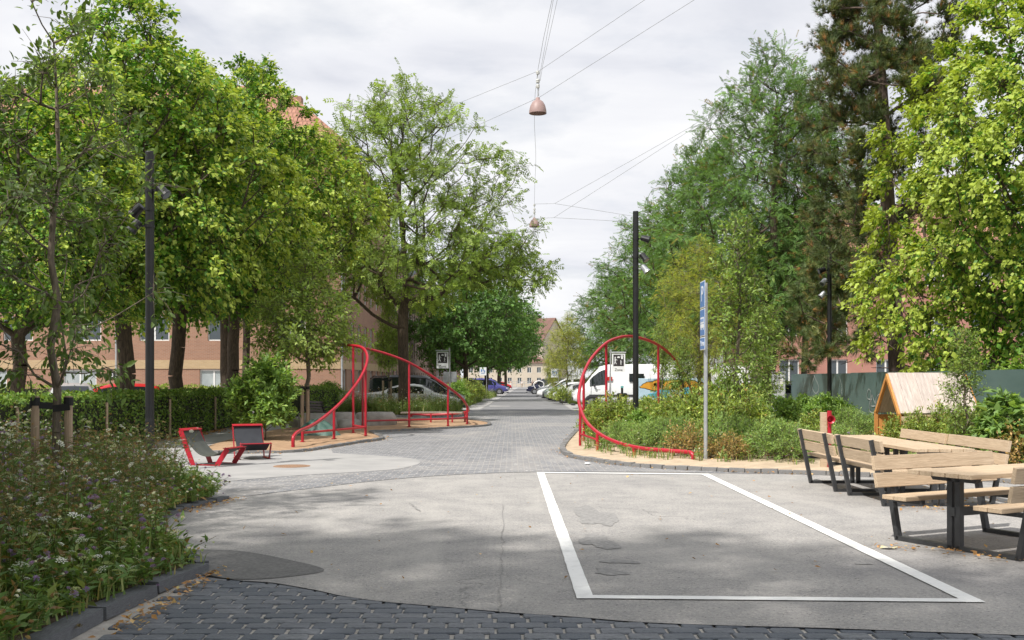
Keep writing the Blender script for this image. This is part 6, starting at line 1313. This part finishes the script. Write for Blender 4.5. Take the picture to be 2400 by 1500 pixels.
def zone(x, y):
    px = CX + F_ * x / y
    a = 'left of the bed mast' if px < 1475 else 'left of the parking sign' if px < 1640 else 'right of the parking sign' if px < 1830 else 'by the listening pipe' if px < 2010 else 'round the playhouse'
    return a + (' at the kerb' if y < 22 else ' mid-bed' if y < 28 else ' deep in the bed')
names = {id(s_olv): 'yellow-olive shrub', id(s_grn): 'mid-green leafy shrub', id(s_fin): 'low fine-leaved green shrub', id(s_dry): 'small dry brownish shrub', id(s_big): 'round bright green shrub'}
fixed = [(s_fin, 1455, 1058, 1.0), (s_fin, 1545, 1074, 1.05), (s_fin, 1590, 1066, 1.1), (s_fin, 1700, 1080, 1.2), (s_fin, 1735, 1075, 1.1), (s_fin, 1830, 1092, 1.35), (s_fin, 1800, 1080, 1.2), (s_fin, 1860, 1088, 1.0), (s_dry, 1704, 1090, .85), (s_dry, 1724, 1092, .7), (s_dry, 1668, 1088, .6), (s_olv, 1400, 1040, .8), (s_olv, 1465, 1036, .95), (s_olv, 1530, 1040, .95), (s_olv, 1580, 1050, 1.0), (s_grn, 1615, 1052, .8), (s_olv, 1640, 1056, 1.1), (s_olv, 1690, 1060, 1.0), (s_olv, 1750, 1062, 1.1), (s_grn, 1500, 1050, .7), (s_grn, 1440, 1015, .6), (s_grn, 1545, 1018, .75), (s_grn, 1600, 1020, .7), (s_olv, 1660, 1020, 1.2), (s_grn, 1720, 1040, 1.0), (s_grn, 1770, 1035, .8), (s_grn, 1838, 1040, .9), (s_big, 1880, 1016, .65), (s_big, 1965, 1022, .6), (s_fin, 1990, 1040, 1.2), (s_fin, 2030, 1040, 1.1), (s_olv, 2098, 1072, .62), (s_olv, 2150, 1075, .7), (s_olv, 2200, 1072, .8), (s_big, 2180, 1066, .62), (s_big, 2235, 1066, .7), (s_olv, 2255, 1085, .8), (s_olv, 2300, 1085, .8), (s_grn, 2290, 1070, .9), (s_grn, 2330, 1078, .9), (s_olv, 2375, 1090, .9), (s_fin, 1935, 1085, .9), (s_fin, 1975, 1075, 1.0), (s_olv, 1905, 1070, .7), (s_dry, 2340, 1100, 1.2), (s_dry, 2390, 1108, 1.2), (s_olv, 1500, 1010, .9), (s_olv, 1580, 1000, 1.0), (s_grn, 1640, 995, 1.0), (s_grn, 1700, 1000, 1.2), (s_olv, 1395, 1010, .7)]
made = []
for s, px, py, k in fixed:
    x, y = G(px, py); made.append(dup(s, names[id(s)] + ' ' + zone(x, y), (x, y, .08), rnd.uniform(0, 6.28), (k * rnd.uniform(.9, 1.1), k * rnd.uniform(.9, 1.1), k * rnd.uniform(.88, 1.12))))
by = {}
for o in made: by.setdefault(o['label'], []).append(o)
for lab, os_ in by.items():
    if len(os_) > 1:
        for i, o in enumerate(sorted(os_, key=lambda o: o.location.x / o.location.y)): o['label'] = lab + ', ' + ('leftmost' if i == 0 else 'rightmost' if i == len(os_) - 1 else ['', 'second', 'third', 'fourth'][i] + ' from left')
bu = shrub('leafy_bush', 'tall leafy green bush standing right behind the red lounge chairs', 7, 2.25, .85, 170, .12, GRN, [3, 3, 2.4], (PX(622, 27.6), 27.6, .05), rc=.36, upb=.55, ntw=7)
# big-leaved plant at the right edge of the bed
bl_ = shrub('broadleaf_shrub', 'broad-leaved shrub on a thin stem right of the playhouse', 8, 1.35, .42, 60, .16, [(.13, .21, .06), (.095, .16, .05), (.18, .26, .08)], [3, 3, 2], (PX(2355, 19.0), 19.0, .08), droop=.6, width=1.0, rc=.22, upb=.3)
dup(bu, 'golden green shrub showing over the hoarding at the right edge', (12.6, 25.2, 0), 1.0, (1.5, 1.5, 1.05))
dup(bu, 'dark green bush at the foot of the brick wall behind the bench', (-8.9, 52, 0), 2.0, (1.0, 1.0, .7)); dup(bu, 'bush at the left end of the bike row by the linden', (-10.4, 47.5, 0), 3.0, (1.0, 1.0, .75))
# ---- red woven fence and stone seat in the bed
wf = thing('woven_fence', 'low red woven willow fence in the planting bed left of the picnic tables', 'fence', (PX(1865, 21), 21, .1)); rr_ = random.Random(2)
for k in range(9): MB().tube([(-.55 + k * .14, 0, 0), (-.55 + k * .14, 0, .46)], .012, 5).build('stake', RED, wf)
for k in range(10):
    z = .03 + k * .042; MB().tube([(-.6 + i * .07, (.022 if (i // 2 + k) % 2 else -.022), z + rr_.uniform(-.01, .01)) for i in range(18)], .013, 5).build('withy', RED, wf)
ss = thing('stone_seat', 'pale long stone slab lying behind the red woven fence', 'stone slab', (PX(1800, 24.5), 24.5, .1)); MB().box((0, 0, .2), (2.6, .4, .12)).build('slab', mat('pale_stone', (.62, .56, .48), (.5, .45, .39), rough=.8, scale=6, bump=.3), ss, bevel=.015)
for s in (-1, 1): MB().box((s * .9, 0, .06), (.25, .34, .18)).build('block', GRAN, ss)
# ---- litter, dry leaves
rng = np.random.default_rng(99); n = 1400
def along(path, n, sp): 
    p = np.array(path); i = rng.integers(0, len(p) - 1, n); t = rng.uniform(0, 1, (n, 1)); return p[i] * (1 - t) + p[i + 1] * t + rng.normal(0, sp, (n, 2))
xy = np.r_[along([(-2.5, 6.6), (-2.5, 7.8), (-2.45, 8.9)], 170, .06), along(bedf, 500, .12), along([G(2080, 1285), G(2240, 1296), G(2400, 1322)], 80, .10), along(isl[:40], 300, .15), along([(-4, 12.9), (-3.7, 14.4)], 120, .08), along([(5.0, 13.2), (6.2, 14), (6.5, 17.4)], 260, .2), np.c_[rng.uniform(-4, 7, 120), rng.uniform(8, 20, 120)]]
n = len(xy); V, Fc = scatter(LEAF, LEAF_F, np.c_[xy, np.full(n, .022) + rng.uniform(0, .012, n)], rng.normal(0, 1, (n, 3)) * [1, 1, .25], nrm(np.c_[rng.normal(0, .35, (n, 2)), np.ones(n)]), .045 * rng.uniform(.4, 1.5, n), 1.); C = np.repeat(pick(rng, n, [(.30, .16, .06), (.22, .12, .05), (.40, .27, .12), (.15, .09, .04)], [3, 3, 2, 1]), 4, 0)
o = link('dry_leaves', npmesh('dry_leaves', V, Fc, C), MEADOWM); struct(o, 'stuff'); o['label'] = 'dry brown leaves blown along the kerbs'
xy = along([(-9.3, 22), (-9.3, 38)], 900, .22); n = len(xy); V, Fc = scatter(LEAF, LEAF_F, np.c_[xy, np.full(n, .03)], rng.normal(0, 1, (n, 3)) * [1, 1, .25], nrm(np.c_[rng.normal(0, .35, (n, 2)), np.ones(n)]), .08 * rng.uniform(.5, 1.4, n), 1.); C = np.repeat(pick(rng, n, [(.32, .16, .06), (.20, .11, .05)], [1, 1]), 4, 0)
o = link('dry_leaves', npmesh('dry_leaves', V, Fc, C), MEADOWM); struct(o, 'stuff'); o['label'] = 'reddish fallen leaves under the hedge'
x, y = G(2083, 1288); wr_ = MB().add([(x - .09, y, .012), (x - .02, y - .05, .03), (x + .05, y - .02, .012), (x + .10, y + .03, .028), (x + .03, y + .06, .012), (x - .05, y + .05, .035)], [(0, 1, 5), (1, 2, 5), (2, 4, 5), (2, 3, 4)]).build('wrapper', mat('silver_wrapper', (.6, .6, .58), (.5, .42, .1), rough=.35, scale=12)); tag(wr_, 'crumpled silver and yellow wrapper lying by the bay line', 'litter')
x, y = G(1377, 1090); cp = MB().lathe([(.03, 0), (.06, .02), (.05, .035), (.0, .04)], 12, (x, y, .012)).build('paper_scrap', SIGNW); tag(cp, 'white paper scrap lying on the setts in front of the right bed', 'litter')
for lab, px, d, k in (('olive bush on the left verge just behind the zone sign', 1085, 66, 1.5), ('olive bush farther along the left verge, near the square sign', 1112, 78, 1.4), ('leafy bush at the start of the left verge by the black van', 1072, 62.5, 1.3), ('olive bush left of the violet-blue car', 1118, 96, 1.3), ('small olive bush before the parked cars on the right', 1318, 72, 1.1), ('olive bush on the right verge under the small signs', 1300, 82, 1.0)):
    dup(s_olv if 'olive' in lab else s_grn, lab, (PX(px, d), d, .02), px * .7, (k, k, k), group='bushes on the street verges')
